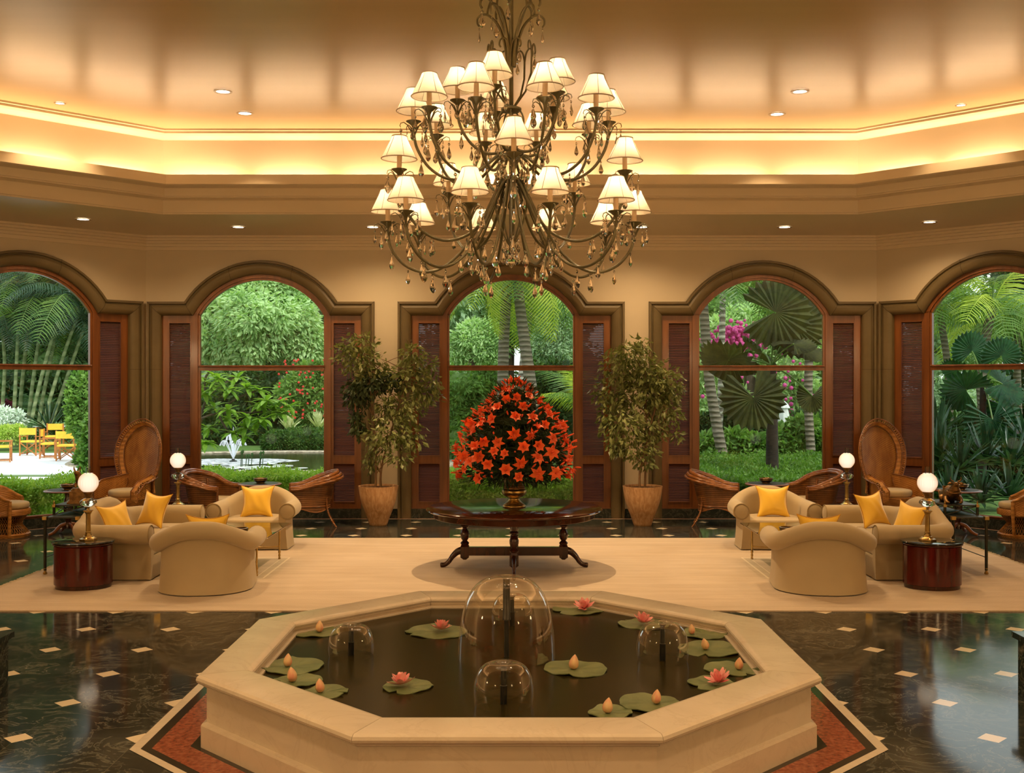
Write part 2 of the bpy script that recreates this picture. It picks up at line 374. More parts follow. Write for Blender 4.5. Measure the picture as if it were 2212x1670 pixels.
def shutter_mesh():
    mb = MB(); x0, x1, y0, y1 = 1.222, 1.765, YF-.01, YF+.055
    mb.box(x0, x0+.035, y0, y1, .17, 3.573); mb.box(1.648, x1, y0, y1, .17, 3.573)
    for z0, z1 in ((.17, .265), (.96, 1.085), (3.45, 3.573)): mb.box(x0, x1, y0+.004, y1, z0, z1)
    b2 = MB()  # inner beading
    for z0, z1 in ((.265, .96), (1.085, 3.45)):
        mb.box(1.257, 1.269, y0-.008, y1, z0, z1); mb.box(1.636, 1.648, y0-.008, y1, z0, z1); mb.box(1.257, 1.648, y0-.008, y1, z0, z0+.012); mb.box(1.257, 1.648, y0-.008, y1, z1-.012, z1)
    return mb.mesh('shutter', M_frame, False)
def slats_mesh():
    mb = MB()
    for z0, z1 in ((.277, .948), (1.097, 3.438)):
        n = round((z1-z0)/.0295)
        for i in range(n):
            z = z0+(i+.5)*(z1-z0)/n
            mb.bar((1.268, YF+.022, z), (1.637, YF+.022, z), .036, .007, up=(0, -.60, .80))
    return mb.mesh('louvre_slats', M_slat, False)
t = NT('slat_gap_shade'); tr = t.n('BsdfTransparent', {}); t.set(Base_Color=(.006, .006, .005, 1), Roughness=.9); mx = t.n('MixShader', {0: .68, 1: tr.outputs[0], 2: t.b.outputs[0]}); t.t.links.new(mx.outputs[0], t.out.inputs[0])  # half-clear black sheet added to darken the gaps between the slats
ME_scr = MB().add([(1.25, YF+.056, .2), (1.7, YF+.056, .2), (1.7, YF+.056, 3.5), (1.25, YF+.056, 3.5)], [(0, 1, 2, 3)]).mesh('slat_gap_shade', t.m, False)
ME_sh, ME_sl = shutter_mesh(), slats_mesh()
def frame_mesh():
    mb = MB(); y0, y1 = YF-.03, YF+.07; zj = 2.93+math.sqrt(1.27**2-1.095**2)
    for s in (-1, 1):
        mb.box(*sorted((s*1.13, s*1.222)), y0, y1, .16, 3.6); mb.box(*sorted((s*1.095, s*1.135)), y0+.022, y1, .16, 3.6)
    def arc(R, n=26, x=None): a0 = math.acos(x/R); return [(R*math.cos(lerp(PI-a0, a0, i/n)), 2.93+R*math.sin(lerp(PI-a0, a0, i/n))) for i in range(n+1)]
    A, B, C = arc(1.38, x=1.222), arc(1.31, x=1.13), arc(1.27, x=1.095)
    mb.grid([[(p[0], y1, p[1]) for p in A], [(p[0], y0, p[1]) for p in A], [(p[0], y0, p[1]) for p in B], [(p[0], y0+.022, p[1]) for p in B], [(p[0], y0+.022, p[1]) for p in C], [(p[0], y1, p[1]) for p in C]])
    return mb.mesh('frame', M_frame, True, 30)
def transom_mesh():
    mb = MB(); mb.box(-1.1, 1.1, YF-.025, YF+.05, 2.60, 2.69); mb.tube([(-1.11, YF-.03, 2.675), (1.11, YF-.03, 2.675)], .018, 10); return mb.mesh('transom', M_frame, True, 30)
def sill_mesh():
    mb = MB(); mb.box(-1.765, 1.765, YF-.035, YF+.08, .155, .172); mb.box(-1.1, 1.1, YF-.03, YF+.06, .17, .20); mb.tube([(-1.1, YF-.035, .19), (1.1, YF-.035, .19)], .016, 8); return mb.mesh('sill', M_frame, False)
ME_fr, ME_tr, ME_si = frame_mesh(), transom_mesh(), sill_mesh()
gp = outline(1.1, 3.58, 1.275, n=20, z0=.17)
ol = [p for p in gp if not (abs(p[0]) == 1.1 and p[1] > 3.5)]
ol = [(-1.1, .17)] + [p for p in gp[2:-2]] + [(1.1, .17)]
ME_gl = MB().add([(x, YF+.03, z) for x, z in ol], [tuple(range(len(ol)))]).mesh('glass_pane', M_pane, False)
WIN = [ML, MBACK[0], MBACK[1], MBACK[2], MR]
for i, M in enumerate(WIN):
    w = bpy.data.objects.new('window_%d' % (i+1), None); COL.objects.link(w); w.matrix_world = M; struct(w)
    place('frame', ME_fr, w); place('transom', ME_tr, w); place('glass_pane', ME_gl, w); place('sill', ME_si, w)
    for s in (1, -1):
        p = place('shutter', ME_sh, w, sc=(s, 1, 1)); place('louvre_slats', ME_sl, p); place('slat_gap_shade', ME_scr, p)
    tr = surround(M, 'trim_%d' % (i+4)); jo = joints(M, '').build('mortar_joint', M_joint, smooth=False); jo.parent = tr
    pl = MB().box(-1.765, 1.765, .005, .16, 0, .157, M); struct(pl.build('baseboard_%s' % ['left', 'back_left', 'back_centre', 'back_right', 'right'][i], M_plinth, smooth=False))
# plinth strips between the stone surrounds, floor edge lines
mb = MB()
for a, b in ((-2.48, -2.09), (1.93, 2.34)): mb.box(a, b, DY-.02, DY+.01, 0, .16)
struct(mb.build('baseboard_piers', M_plinth, smooth=False))
for nm, d0, d1, m, z in (('trim_9', .16, .20, M_cream, .003), ('trim_10', .10, .16, M_red, .002)):
    mb = MB(); a, b = corners(d0), corners(d1)
    for i in (7, 0, 1): 
        j = (i+1) % 8; mb.add([(*a[i], z), (*a[j], z), (*b[j], z), (*b[i], z)], [(0, 1, 2, 3)])
    struct(mb.build(nm, m, smooth=False))
# inlaid border round the fountain
FC = (-.045, 7.97)
def octo(ax, dg, z, c=FC):
    h = dg*math.sqrt(2)-ax
    return [(c[0]+x, c[1]+y, z) for x, y in ((-h, -ax), (h, -ax), (ax, -h), (ax, h), (h, ax), (-h, ax), (-ax, h), (-ax, -h))]
bands = [(2.475, M_cream), (2.405, M_black), (2.335, M_red), (2.085+.01, M_black), (2.03, M_cream), (1.965, None)]
for k in range(5):
    a, b = bands[k][0], bands[k+1][0]; f = lambda q: 2.37-(2.475-q)*.82
    mb = MB(); mb.grid([octo(a, f(a), .003), octo(b, f(b), .003)], close_v=True)
    struct(mb.build('trim_%d' % (11+k), bands[k][1], smooth=False))
# star points of the tiling that touch the border are part of the floor pattern itself
# ---------------------------------------------------------------- recessed lamps
M_lens = emit('lamp_lens', (1, .90, .72, 1), 8)
M_rim = mat('lamp_trim', (.45, .33, .18, 1), .4)
spot0 = None
hi_lab = {0: 'round recessed ceiling lamp, the nearer of the pair left of the chandelier', 1: 'round recessed ceiling lamp, the farther of the pair left of the chandelier', 2: 'small recessed ceiling lamp near the cove at far left',
          3: 'round recessed ceiling lamp, the nearer of the pair right of the chandelier', 4: 'round recessed ceiling lamp, the farther of the pair right of the chandelier', 5: 'small recessed ceiling lamp near the cove at far right', 6: 'round recessed ceiling lamp behind the chandelier stem'}
lo_lab = ['recessed lamp in the lower ceiling above the leftmost window', 'recessed lamp in the lower ceiling above the window facing the pond', 'recessed lamp in the lower ceiling just left of the chandelier',
          'recessed lamp in the lower ceiling just right of the chandelier', 'recessed lamp in the lower ceiling above the window with the fan palm', 'recessed lamp in the lower ceiling above the rightmost window']
rim = MB().lathe([(.092, -.004), (.125, -.004), (.125, .0), (.12, .004)], 28, cap=False).mesh('rim', M_rim)
lens = MB().lathe([(.001, .004), (.095, .004)], 28, cap=False).mesh('lens', M_lens)
for k, (x, y) in enumerate(SPOTS_HI):
    r = thing('ceiling_lamp', hi_lab[k], 'ceiling lamp', (x, y, 6.187), group='recessed lamps of the upper ceiling')
    s = .62 if k in (2, 5) else .95; r.scale = (s, s, 1); place('rim', rim, r); place('lens', lens, r)
for k, (x, y) in enumerate(SPOTS_LO):
    r = thing('ceiling_lamp', lo_lab[k], 'ceiling lamp', (x, y, 4.952), group='recessed lamps of the lower ceiling'); place('rim', rim, r); place('lens', lens, r)
# ================================================================ rug
RX0, RX1, RY0, RY1 = -5.97, 6.60, 11.35, 16.64
def rugmat():
    t = NT('woven_rug'); v = t.obj((.6, 5, 1)); f = t.noise(1.2, v, detail=6, rough=.65); g = t.noise(1, t.obj((1.3, 1.3, 1)), detail=3)
    col = t.mix(t.ramp(f, [(.3, (0, 0, 0, 1)), (.7, (1, 1, 1, 1))]), (.57, .465, .345, 1), (.45, .355, .25, 1))
    col = t.mix(t.math('MULTIPLY', t.ramp(g, [(.45, (0, 0, 0, 1)), (.75, (1, 1, 1, 1))]), .35), col, (.36, .26, .15, 1))
    sx = t.n('SeparateXYZ', {0: t.obj()})
    ax = t.math('ABSOLUTE', t.math('SUBTRACT', t.math('ABSOLUTE', sx.outputs[0]), 3.62)); ay = t.math('ABSOLUTE', t.math('SUBTRACT', sx.outputs[1], 14.0))
    d = t.math('MAXIMUM', t.math('SUBTRACT', ax, .55), t.math('SUBTRACT', ay, .77))
    l1 = t.math('LESS_THAN', t.math('ABSOLUTE', d), .012); l2 = t.math('LESS_THAN', t.math('ABSOLUTE', t.math('ADD', d, .10)), .006)
    col = t.mix(t.math('MULTIPLY', t.math('MAXIMUM', l1, l2), .7), col, (.75, .66, .5, 1))
    lg = t.math('LESS_THAN', t.math('ABSOLUTE', t.math('ADD', d, .055)), .035); col = t.mix(t.math('MULTIPLY', lg, .25), col, (.38, .36, .24, 1))
    # woven grid
    wx = t.math('SINE', t.math('MULTIPLY', sx.outputs[0], 2*PI/.045)); wy = t.math('SINE', t.math('MULTIPLY', sx.outputs[1], 2*PI/.045))
    t.set(Base_Color=col, Roughness=.95, Sheen_Weight=.1); t.bump(t.math('ADD', t.math('MULTIPLY', t.math('MULTIPLY', wx, wy), .3), f), .35, .01); return t.m
M_rug = rugmat()
M_fringe = mat('rug_fringe', (.62, .52, .36, 1), .9)
rug = thing('rug', 'large pale beige woven rug under the seating and the round table', 'rug')
MB().box(RX0, RX1, RY0, RY1, .001, .014).build('pile', M_rug, rug, smooth=False)
for s, X in ((-1, RX0), (1, RX1)):
    mb = MB(); rg = random.Random(3)
    n = 330
    for i in range(n):
        y = lerp(RY0, RY1, (i+.5)/n)+rg.uniform(-.004, .004); L = rg.uniform(.05, .10); dy = rg.uniform(-.015, .015)
        mb.bar((X-s*.01, y, .010), (X+s*L, y+dy, .005), .010, .006)
    mb.build('fringe', M_fringe, rug, smooth=False)

# ================================================================ fountain
RG = random.Random(7)
fo = thing('fountain', 'low octagonal cream marble fountain basin in the foreground', 'fountain', (FC[0], FC[1], 0))
def O8(a, z): return [(x, y, z) for x, y, zz in octo(a, a, 0, (0, 0))]
mb = MB(); mb.grid([O8(*p) for p in ((2.02, .001), (2.02, .145), (2.012, .158), (1.985, .165), (1.985, .40), (1.69, .40), (1.69, .04), (0.02, .04))], close_v=True); mb.build('basin_wall', M_cream, fo, smooth=False)
cprof = [(1.99, .395), (2.0, .398), (2.01, .405), (2.01, .415), (2.03, .42), (2.045, .432), (2.05, .447), (2.045, .465), (2.03, .478), (2.01, .480), (1.76, .480), (1.735, .477), (1.715, .465), (1.71, .452), (1.715, .440), (1.725, .434), (1.725, .42), (1.735, .41), (1.735, .395)]
t8 = math.tan(PI/8)
for k in range(8):
    mb = MB(); M = Matrix.Rotation(k*PI/4, 4, 'Z'); g = .0015
    mb.grid([[(-a*t8+g, -a, z), (a*t8-g, -a, z)] for a, z in cprof], close_u=True)
    n = len(cprof); mb.f += [tuple(2*i for i in range(n)), tuple(2*i+1 for i in reversed(range(n)))]
    o = mb.build('coping_stone', M_cream, fo, ang=30); o.rotation_euler = (0, 0, k*PI/4)
t = NT('pond_water'); t.set(Base_Color=(.020, .016, .0045, 1), Roughness=.2, IOR=1.33, Specular_IOR_Level=.12); t.bump(t.noise(2.2, t.obj(), detail=2), .06, .03); M_fwater = t.m
WL = .40
mb = MB(); mb.add([(x, y, WL-.012) for x, y, z in O8(1.69, 0)], [tuple(range(8))]); wa = mb.build('water_surface', M_fwater, fo, smooth=False); WL -= .012
M_pipe = mat('nozzle_pipe', (.012, .014, .013, 1), .35)
def domemat():
    t = NT('falling_water'); tr = t.n('BsdfTransparent', {0: (.97, .95, .90, 1)}); gl = t.n('BsdfGlossy', {0: (1, 1, 1, 1), 1: .04}); df = t.n('BsdfDiffuse', {0: (.5, .45, .35, 1)})
    fr = t.n('LayerWeight', {0: .35}); st = t.noise(1, t.obj((14, 14, .6)), detail=2)
    f = t.math('MULTIPLY', fr.outputs['Fresnel'], t.math('ADD', .12, t.math('MULTIPLY', st, .45)))
    a = t.n('MixShader', {0: f, 1: tr.outputs[0], 2: gl.outputs[0]})
    e = t.math('MULTIPLY', t.math('POWER', fr.outputs['Facing'], 3), .32)
    b = t.n('MixShader', {0: e, 1: a.outputs[0], 2: df.outputs[0]}); t.t.links.new(b.outputs[0], t.out.inputs[0]); return t.m
M_dome = domemat()
jets = [((-.067, 7.95), .355, .585, 1.0, 'tall central'), ((-1.21, 8.0), .168, .215, 0, 'left'), ((1.06, 7.85), .188, .265, 0, 'right'), ((-.075, 6.80), .188, .245, 0, 'front'), ((-.03, 8.98), .17, .245, 0, 'back')]
for (x, y), R, H, big, nm in jets:
    j = MB(); rr = .019 if big else .017
    j.lathe([(rr*1.25, -.30), (rr*1.25, H*.45), (rr*1.35, H*.45+.003), (rr*1.35, H*.47), (rr, H*.48), (rr, H-.012), (rr*1.5, H-.006), (rr*1.5, H), (.001, H)] if not big else
            [(.017, -.30), (.017, H*.46), (.030, H*.47), (.030, H*.49), (.026, H*.5), (.026, H-.012), (.036, H-.006), (.036, H), (.001, H)], 14)
    jo = j.build('nozzle', M_pipe, fo, loc=(x-FC[0], y-FC[1], WL)); jo['label'] = nm+' nozzle'
    pr = []
    if big:
        base = [(.04, 1.0), (.18, 1.02), (.42, .985), (.62, .91), (.78, .78), (.89, .6), (.955, .4), (.985, .2), (1.0, 0)]
    else:
        base = [(.09, 1.0), (.22, 1.05), (.48, 1.045), (.72, .95), (.88, .78), (.97, .55), (1.0, .32), (.985, .14), (.95, 0)]
    pp = cat_rom([(r*R, 0, z*H) for r, z in base], 4)
    d = MB().lathe([(p.x, p.z) for p in pp], 48, cap=False)
    # the ring where the sheet meets the pool
    do = d.build('water_sheet', M_dome, jo, ang=80)
# ---- lily pads with flowers
M_pad = mat('lily_pad_leaf', S(112, 122, 82), .38, c2=S(86, 100, 62), ns=(5, 5, 5), bump=.2, bscale=(16, 16, 16))
M_pink = mat('lotus_petal', S(232, 138, 138), .5, c2=S(240, 178, 172), ns=(30, 30, 10))
M_bud = mat('lotus_bud', S(208, 180, 128), .5, c2=S(205, 140, 112), ns=(24, 24, 12))
def petal(mb, M, L, w, cup=.35, n=5):
    rows = []
    for i in range(n+1):
        t = i/n; ww = w*math.sin(PI*(t*.86+.07))**.8*(1-.25*t); z = cup*L*t*t
        rows.append([tuple(M @ Vector((L*t, s*ww, z+abs(s)*ww*.35))) for s in (-1, -.5, 0, .5, 1)])
    mb.grid(rows)
def lotus_mesh(seed):
    rg = random.Random(seed); mb = MB()
    for ring, (k, L, tilt) in enumerate(((8, .075, .15), (7, .068, .65), (5, .055, 1.1))):
        for i in range(k):
            a = 2*PI*i/k+ring*.4+rg.uniform(-.15, .15)
            petal(mb, Matrix.Translation((0, 0, .012)) @ Matrix.Rotation(a, 4, 'Z') @ Matrix.Rotation(-tilt+rg.uniform(-.15, .15), 4, 'Y'), L*rg.uniform(.9, 1.1), .021, .3)
    return mb.mesh('lotus_flower', M_pink, True, 80)
def bud_mesh():
    mb = MB(); prof = [(.006, 0), (.022, .008), (.031, .03), (.028, .055), (.016, .08), (.002, .098)]
    pp = cat_rom([(r, 0, z) for r, z in prof], 3); mb.lathe([(p.x, p.z) for p in pp], 15, flute=.10, nf=5); return mb.mesh('lotus_bud', M_bud, True, 60)
ME_lotus = [lotus_mesh(s) for s in (1, 2)]; ME_bud = bud_mesh()
def pad_mesh(seed, R=.2):
    rg = random.Random(seed); ph = [rg.uniform(0, 6.28) for _ in range(4)]; N = 40; rows = []; notch = rg.uniform(0, 6.28)
    for j in range(6):
        q = j/5; row = []
        for k in range(N):
            a = 2*PI*k/N; w = 1+.03*math.sin(2*a+ph[0])+.025*math.sin(3*a+ph[1])+.016*math.sin(11*a+ph[2])*q
            dn = abs((a-notch+PI) % (2*PI)-PI)
            if dn < .10: w *= .55+.45*dn/.10
            r = R*q*w; z = .004+.012*q*q*(.5+.5*math.sin(3*a+ph[3]))+.004*math.sin(7*a)*q
            row.append((r*math.cos(a), r*math.sin(a), z))
        rows.append(row)
    mb = MB(); mb.grid(rows, close_v=True); n0 = len(mb.v); mb.v += [(x, y, z-.006) for x, y, z in mb.v[-N:]]; mb.f += [(n0-N+k, n0-N+(k+1) % N, n0+(k+1) % N, n0+k) for k in range(N)]
    return mb.mesh('lily_pad_leaf', M_pad, True, 50)
pads = [ # px, py, width px, flower kind, flower offset px, label
 (679, 1366, 108, 'b', 12, 'round green lily pad with a closed bud by the left rear corner of the pool'),
 (944, 1365, 134, 'f', 10, 'lily pad with an open pink lotus left of the tall central water dome'),
 (1250, 1318, 110, 'f', 10, 'lily pad with an open pink lotus at the rear rim of the pool'),
 (1390, 1349, 108, 'f', -3, 'lily pad with an open pink lotus behind the right water dome'),
 (1522, 1370, 100, 'b', -28, 'lily pad with a bud, rearmost of those along the right rim'),
 (1532, 1403, 138, 'b', -8, 'large lily pad with a bud just right of the right water dome'),
 (1582, 1446, 118, 'b', 12, 'lily pad with a pink-tipped bud in the right corner of the pool'),
 (1538, 1478, 106, 'f', 16, 'lily pad with a pink lotus half hidden by the right front rim'),
 (1401, 1520, 132, 'b', 15, 'lily pad with a striped bud at the right front rim'),
 (1318, 1540, 96, 'b', -8, 'lily pad barely showing above the front rim of the pool'),
 (1244, 1446, 136, 'b', -7, 'lily pad with a bud floating alone right of the front water dome'),
 (634, 1440, 136, 'b', -12, 'large curled lily pad with a bud in the left corner of the pool'),
 (642, 1473, 104, 'b', -8, 'lily pad with a tall yellow bud at the left front rim'),
 (703, 1496, 100, 'b', -10, 'lily pad with pink and white bud, nearest along the left front rim'),
 (880, 1484, 110, 'f', -11, 'lily pad with an open pink lotus left of the front water dome')]
for i, (px, py, w, kind, dx, lab) in enumerate(pads):
    d = (2.4-WL)*2350/(py-825); X = (px-1114)*d/2350; R = w*d/2350/2
    p = thing('water_lily', lab, 'water lily', (X, d, WL), group='lily pads in the fountain')
    place('pad', pad_mesh(20+i, R), p, rot=(0, 0, RG.uniform(0, 6)))
    f = place('flower' if kind == 'f' else 'bud', ME_lotus[i % 2] if kind == 'f' else ME_bud, p, (dx*d/2350, -.02, .006), (RG.uniform(-.25, .25), RG.uniform(-.25, .25), RG.uniform(0, 6)), 1.3 if kind == 'f' else RG.uniform(.8, 1.05))
# dark stone plinths cut by the frame on both sides
for s, nm in ((-1, 'left'), (1, 'right')):
    p = thing('stone_plinth', 'low dark green marble plinth cut off by the %s edge of the photo' % nm, 'plinth', (0, 0, 0), group=None)
    x0 = 3.86 if s > 0 else 3.90
    MB().box(*sorted((s*x0, s*(x0+1.0))), 7.4, 8.36, 0, .43).build('block', M_plinth, p, smooth=False)
    MB().box(*sorted((s*(x0-.03), s*(x0+1.03))), 7.37, 8.40, .43, .475).build('cap', M_plinth, p, smooth=False)
# ================================================================ upholstered seating
def fabric(name, c, c2):
    t = NT(name); f = t.noise(1, t.obj((2, 2, 2)), detail=3); v = t.obj(); s = t.n('SeparateXYZ', {0: v})
    w = t.math('MULTIPLY', t.math('SINE', t.math('MULTIPLY', s.outputs[0], 900)), t.math('SINE', t.math('MULTIPLY', s.outputs[2], 900)))
    t.set(Base_Color=t.mix(f, c, c2), Roughness=.85, Sheen_Weight=.25, Sheen_Roughness=.4); t.bump(t.math('ADD', t.math('MULTIPLY', w, .2), t.noise(5, v)), .12, .01); return t.m
M_uph = fabric('beige_twill', (.46, .37, .225, 1), (.40, .32, .19, 1))
M_pipe2 = mat('piping', (.40, .30, .15, 1), .8)
M_yel = NT('yellow_silk'); M_yel.set(Base_Color=M_yel.mix(M_yel.noise(6, M_yel.obj()), S(255, 214, 72), S(250, 200, 60)), Roughness=.42, Sheen_Weight=.5); M_yel = M_yel.m
M_cush = fabric('seat_cushion', (.52, .42, .26, 1), (.48, .38, .22, 1))
def upath(w, yf, yb, rc, n=14):
    """U seen from above: left arm front -> round the back -> right arm front; returns (point, outward normal, s in -1..1)"""
    pts = [(-w, lerp(yf, yb-rc, i/6)) for i in range(6)]
    pts += [(-w+rc-rc*math.cos(a), yb-rc+rc*math.sin(a)) for a in [PI/2*i/n for i in range(n)]]
    k = 8; pts += [(lerp(-w+rc, w-rc, i/k), yb) for i in range(k)] if w > rc+.01 else []
    pts += [(w-rc+rc*math.sin(a), yb-rc+rc*math.cos(a)) for a in [PI/2*i/n for i in range(n+1)]]
    pts += [(w, lerp(yb-rc, yf, i/6)) for i in range(1, 7)]
    out = []; L = [0]
    for a, b in zip(pts[:-1], pts[1:]): L.append(L[-1]+math.hypot(b[0]-a[0], b[1]-a[1]))
    for i, p in enumerate(pts):
        a, b = pts[max(i-1, 0)], pts[min(i+1, len(pts)-1)]; d = Vector((b[0]-a[0], b[1]-a[1])).normalized()
        out.append((Vector(p), Vector((-d.y, d.x)), 2*L[i]/L[-1]-1))
    return out
def tub(name, path, hf, rf, t=.09, flare=.03, seat=.43, label=None, cat=None, group=None, yf=0, sofa=False):
    root = thing(name, label, cat, group=group)
    rows = []; caps = []
    for P, N, s in path:
        H, r = hf(s), rf(s); oc = t+r*.20; prof = [(t+flare, .015), (t+flare*.7, .05), (t+flare*.2, .22)]
        zc = H-r; a0 = math.acos(max(-1, min(1, (t-oc)/r)))
        prof.append((t, zc-r*math.sin(a0)-.02))
        for k in range(15): a = lerp(-a0, PI, k/14); prof.append((oc+r*math.cos(a), zc+r*math.sin(a)))
        prof += [(oc-r-.005, zc-.06), (oc-r-.01, seat-.1), (oc-r-.01, .015)]
        rows.append([(P.x+N.x*o, P.y+N.y*o, z) for o, z in prof])
    mb = MB(); mb.grid(rows); n = len(rows[0]); m = len(rows)
    mb.f += [tuple(range(n)), tuple((m-1)*n+i for i in reversed(range(n)))]
    fr = mb.build('frame', M_uph, root, ang=50)
    # rolled-arm end discs with piping
    for e in (0, -1):
        P, N, s = path[e]; H, r = hf(s), rf(s); oc = t+r*.20; c = Vector((P.x+N.x*oc, P.y, H-r))
        rr = r*.86; mb = MB(); mb.lathe([(.001, .022), (rr*.6, .019), (rr*.93, .010), (rr, 0)], 24, Matrix.Translation(c) @ Matrix.Rotation(PI/2, 4, 'X'), cap=False); mb.build('arm_front', M_uph, root)
        mb = MB(); mb.tube([(c.x+r*.985*math.cos(a), c.y-.004, c.z+r*.985*math.sin(a)) for a in [2*PI*k/28 for k in range(28)]], .006, 6, closed=True)
        mb.build('piping', M_pipe2, root)
    inner = []
    for P, N, s in path:
        r = rf(s); o = t+r*.2-r-.004; inner.append((P.x+N.x*o, P.y+N.y*o))
    y0 = path[0][0].y; xl, xr = inner[0][0], inner[-1][0]
    front = [(lerp(xr, xl, i/8), y0+.015-.035*math.sin(PI*i/8)) for i in range(1, 8)]
    o1 = inner+front
    MB().slab([(x, y) for x, y in o1], .015, seat-.14, .012).build('seat_base', M_uph, root, ang=50)
    if not sofa: MB().slab(o1, seat-.14, seat, .035, .02).build('seat_cushion', M_uph, root, ang=60)
    else:
        for sd in (-1, 1):
            half = [(x, y) for x, y in o1 if x*sd > 0.01]
            half = ([(0.002*sd, max(p[1] for p in o1)-.002)]+[p for p in (half if sd > 0 else half[::1])]+[(0.002*sd, y0-.02)])
            if sd < 0:
                back = [p for p in inner if p[0] < -.01]; fr2 = [p for p in front if p[0] < -.01]
                half = [(-.002, y0-.02)]+fr2+back+[(-.002, max(p[1] for p in inner))]
            else:
                back = [p for p in inner if p[0] > .01]; fr2 = [p for p in front if p[0] > .01]
                half = [(.002, max(p[1] for p in inner))]+back+fr2+[(.002, y0-.02)]
            MB().slab(half, seat-.14, seat, .03, .015).build('seat_cushion', M_uph, root, ang=60)
    return root
GA = 'beige rolled-arm tub armchairs'
def chair_h(s): return .665+.17*smooth((.54-abs(s))/.47)
chair = tub('armchair', upath(.41, -.42, .37, .36), chair_h, lambda s: .115-.015*smooth(1-abs(s)), label='beige tub armchair seen from behind in the left seating group', cat='armchair', group=GA)
chair.location = (-3.57, 12.56, .012); chair.rotation_euler = (0, 0, PI+math.radians(7))
dup(chair, (-3.76, 15.83, .012), 0, 'beige tub armchair facing the camera in the left seating group', GA)
dup(chair, (3.51, 12.56, .012), PI-math.radians(7), 'beige tub armchair seen from behind in the right seating group', GA)
dup(chair, (3.72, 15.83, .012), 0, 'beige tub armchair facing the camera in the right seating group', GA)
def sofa_h(s): return .67+.215*smooth((.50-abs(s))/.42)
sofa = tub('sofa', upath(.96, -.45, .40, .30), sofa_h, lambda s: .115-.02*smooth(1-abs(s)), label='beige camel-back two-seat sofa of the left seating group', cat='sofa', group='beige camel-back sofas', sofa=True)
sofa.location = (-4.83, 14.12, .012); sofa.rotation_euler = (0, 0, PI/2)
dup(sofa, (4.77, 14.12, .012), -PI/2, 'beige camel-back two-seat sofa of the right seating group')
def pillow_mesh(S_=.49, T=.085):
    n = 18; rows = {1: [], -1: []}
    for sg in (1, -1):
        for i in range(n+1):
            row = []
            for j in range(n+1):
                u, v = 2*i/n-1, 2*j/n-1; kx = 1-.24*(1-v*v)**1.0; ky = 1-.24*(1-u*u)**1.0
                th = T*((1-u*u)*(1-v*v))**.42; wr = .004*math.sin(9*u+4*v)*(1-u*u)*(1-v*v)
                row.append((u*kx*S_/2, sg*th+wr, v*ky*S_/2))
            rows[sg].append(row)
    mb = MB(); mb.grid(rows[1]); mb.grid([r[::-1] for r in rows[-1]]); return mb
pm = pillow_mesh(); ME_pil = pm.mesh('cushion_cover', M_yel, True, 120)
edge = []; n = 18
def pe(u, v): return (u*(1-.24*(1-v*v))*.245, 0, v*(1-.24*(1-u*u))*.245)
edge = [pe(-1+2*i/12, -1) for i in range(12)]+[pe(1, -1+2*i/12) for i in range(12)]+[pe(1-2*i/12, 1) for i in range(12)]+[pe(-1, 1-2*i/12) for i in range(12)]
ME_pip = MB().tube(edge, .0045, 6, closed=True).mesh('piping', mat('yellow_piping', S(200, 140, 30), .6))
GP = 'yellow silk cushions'
def pillow(x, y, z, rot, lab):
    r = thing('cushion', lab, 'cushion', (x, y, z), group=GP); r.rotation_euler = rot; place('cushion_cover', ME_pil, r); place('piping', ME_pip, r)
R = math.radians
pillow(-3.74, 15.74, .665, (R(-16), 0, R(4)), 'yellow silk cushion on the left armchair that faces the camera')
pillow(3.72, 15.74, .665, (R(-16), 0, R(-4)), 'yellow silk cushion on the right armchair that faces the camera')
pillow(-4.86, 14.62, .685, (R(-20), R(4), R(-28)), 'large upright yellow cushion at the far end of the left sofa')
pillow(-5.01, 13.66, .655, (R(-22), R(-4), R(62)), 'yellow cushion leaning edge-on at the near end of the left sofa')
pillow(4.79, 14.62, .685, (R(-20), R(-4), R(28)), 'large upright yellow cushion at the far end of the right sofa')
pillow(4.94, 13.66, .655, (R(-22), R(4), R(-62)), 'yellow cushion leaning edge-on at the near end of the right sofa')
pillow(-3.54, 12.55, .655, (R(20), 0, R(7)), 'yellow cushion whose corners show above the near left armchair back')
pillow(3.48, 12.55, .655, (R(20), 0, R(-7)), 'yellow cushion whose corners show above the near right armchair back')

# ================================================================ drum tables
M_drum = woodmat('red_mahogany_drum', S(84, 14, 6), S(54, 7, 4), .17)
M_glasstop = marble('polished_green_top', (.012, .016, .012, 1), (.03, .035, .03, 1), (.1, .1, .08, 1), 2, .035, .2).m
def drum(loc, rz, lab):
    r = thing('drum_table', lab, 'side table', loc, rz, 'oval red mahogany drum tables')
    MB().lathe([(.305, 0), (.31, .005), (.31, .045), (.30, .05)], 48, sx=1, sy=.84).build('base', M_mahogz, r)
    MB().lathe([(.318, .045), (.325, .05), (.325, .49), (.318, .497)], 56, sx=1, sy=.84).build('drum', M_drum, r)
    MB().lathe([(.325, .497), (.338, .502), (.342, .51), (.338, .518), (.332, .522)], 56, sx=1, sy=.84).build('moulding', M_mahog, r)
    MB().lathe([(.335, .522), (.348, .525), (.35, .532), (.346, .541), (.33, .543), (.001, .543)], 56, sx=1, sy=.84).build('top', M_glasstop, r)
    return r
drum((-5.03, 12.66, .013), R(8), 'oval red mahogany drum table nearest the camera on the left')
drum((4.84, 12.65, .013), R(-8), 'oval red mahogany drum table nearest the camera on the right')
drum((-5.0, 16.2, .013), 0, 'drum table beyond the left sofa, only its dark top in view')
drum((4.93, 16.2, .013), 0, 'drum table beyond the right sofa, only its dark top in view')
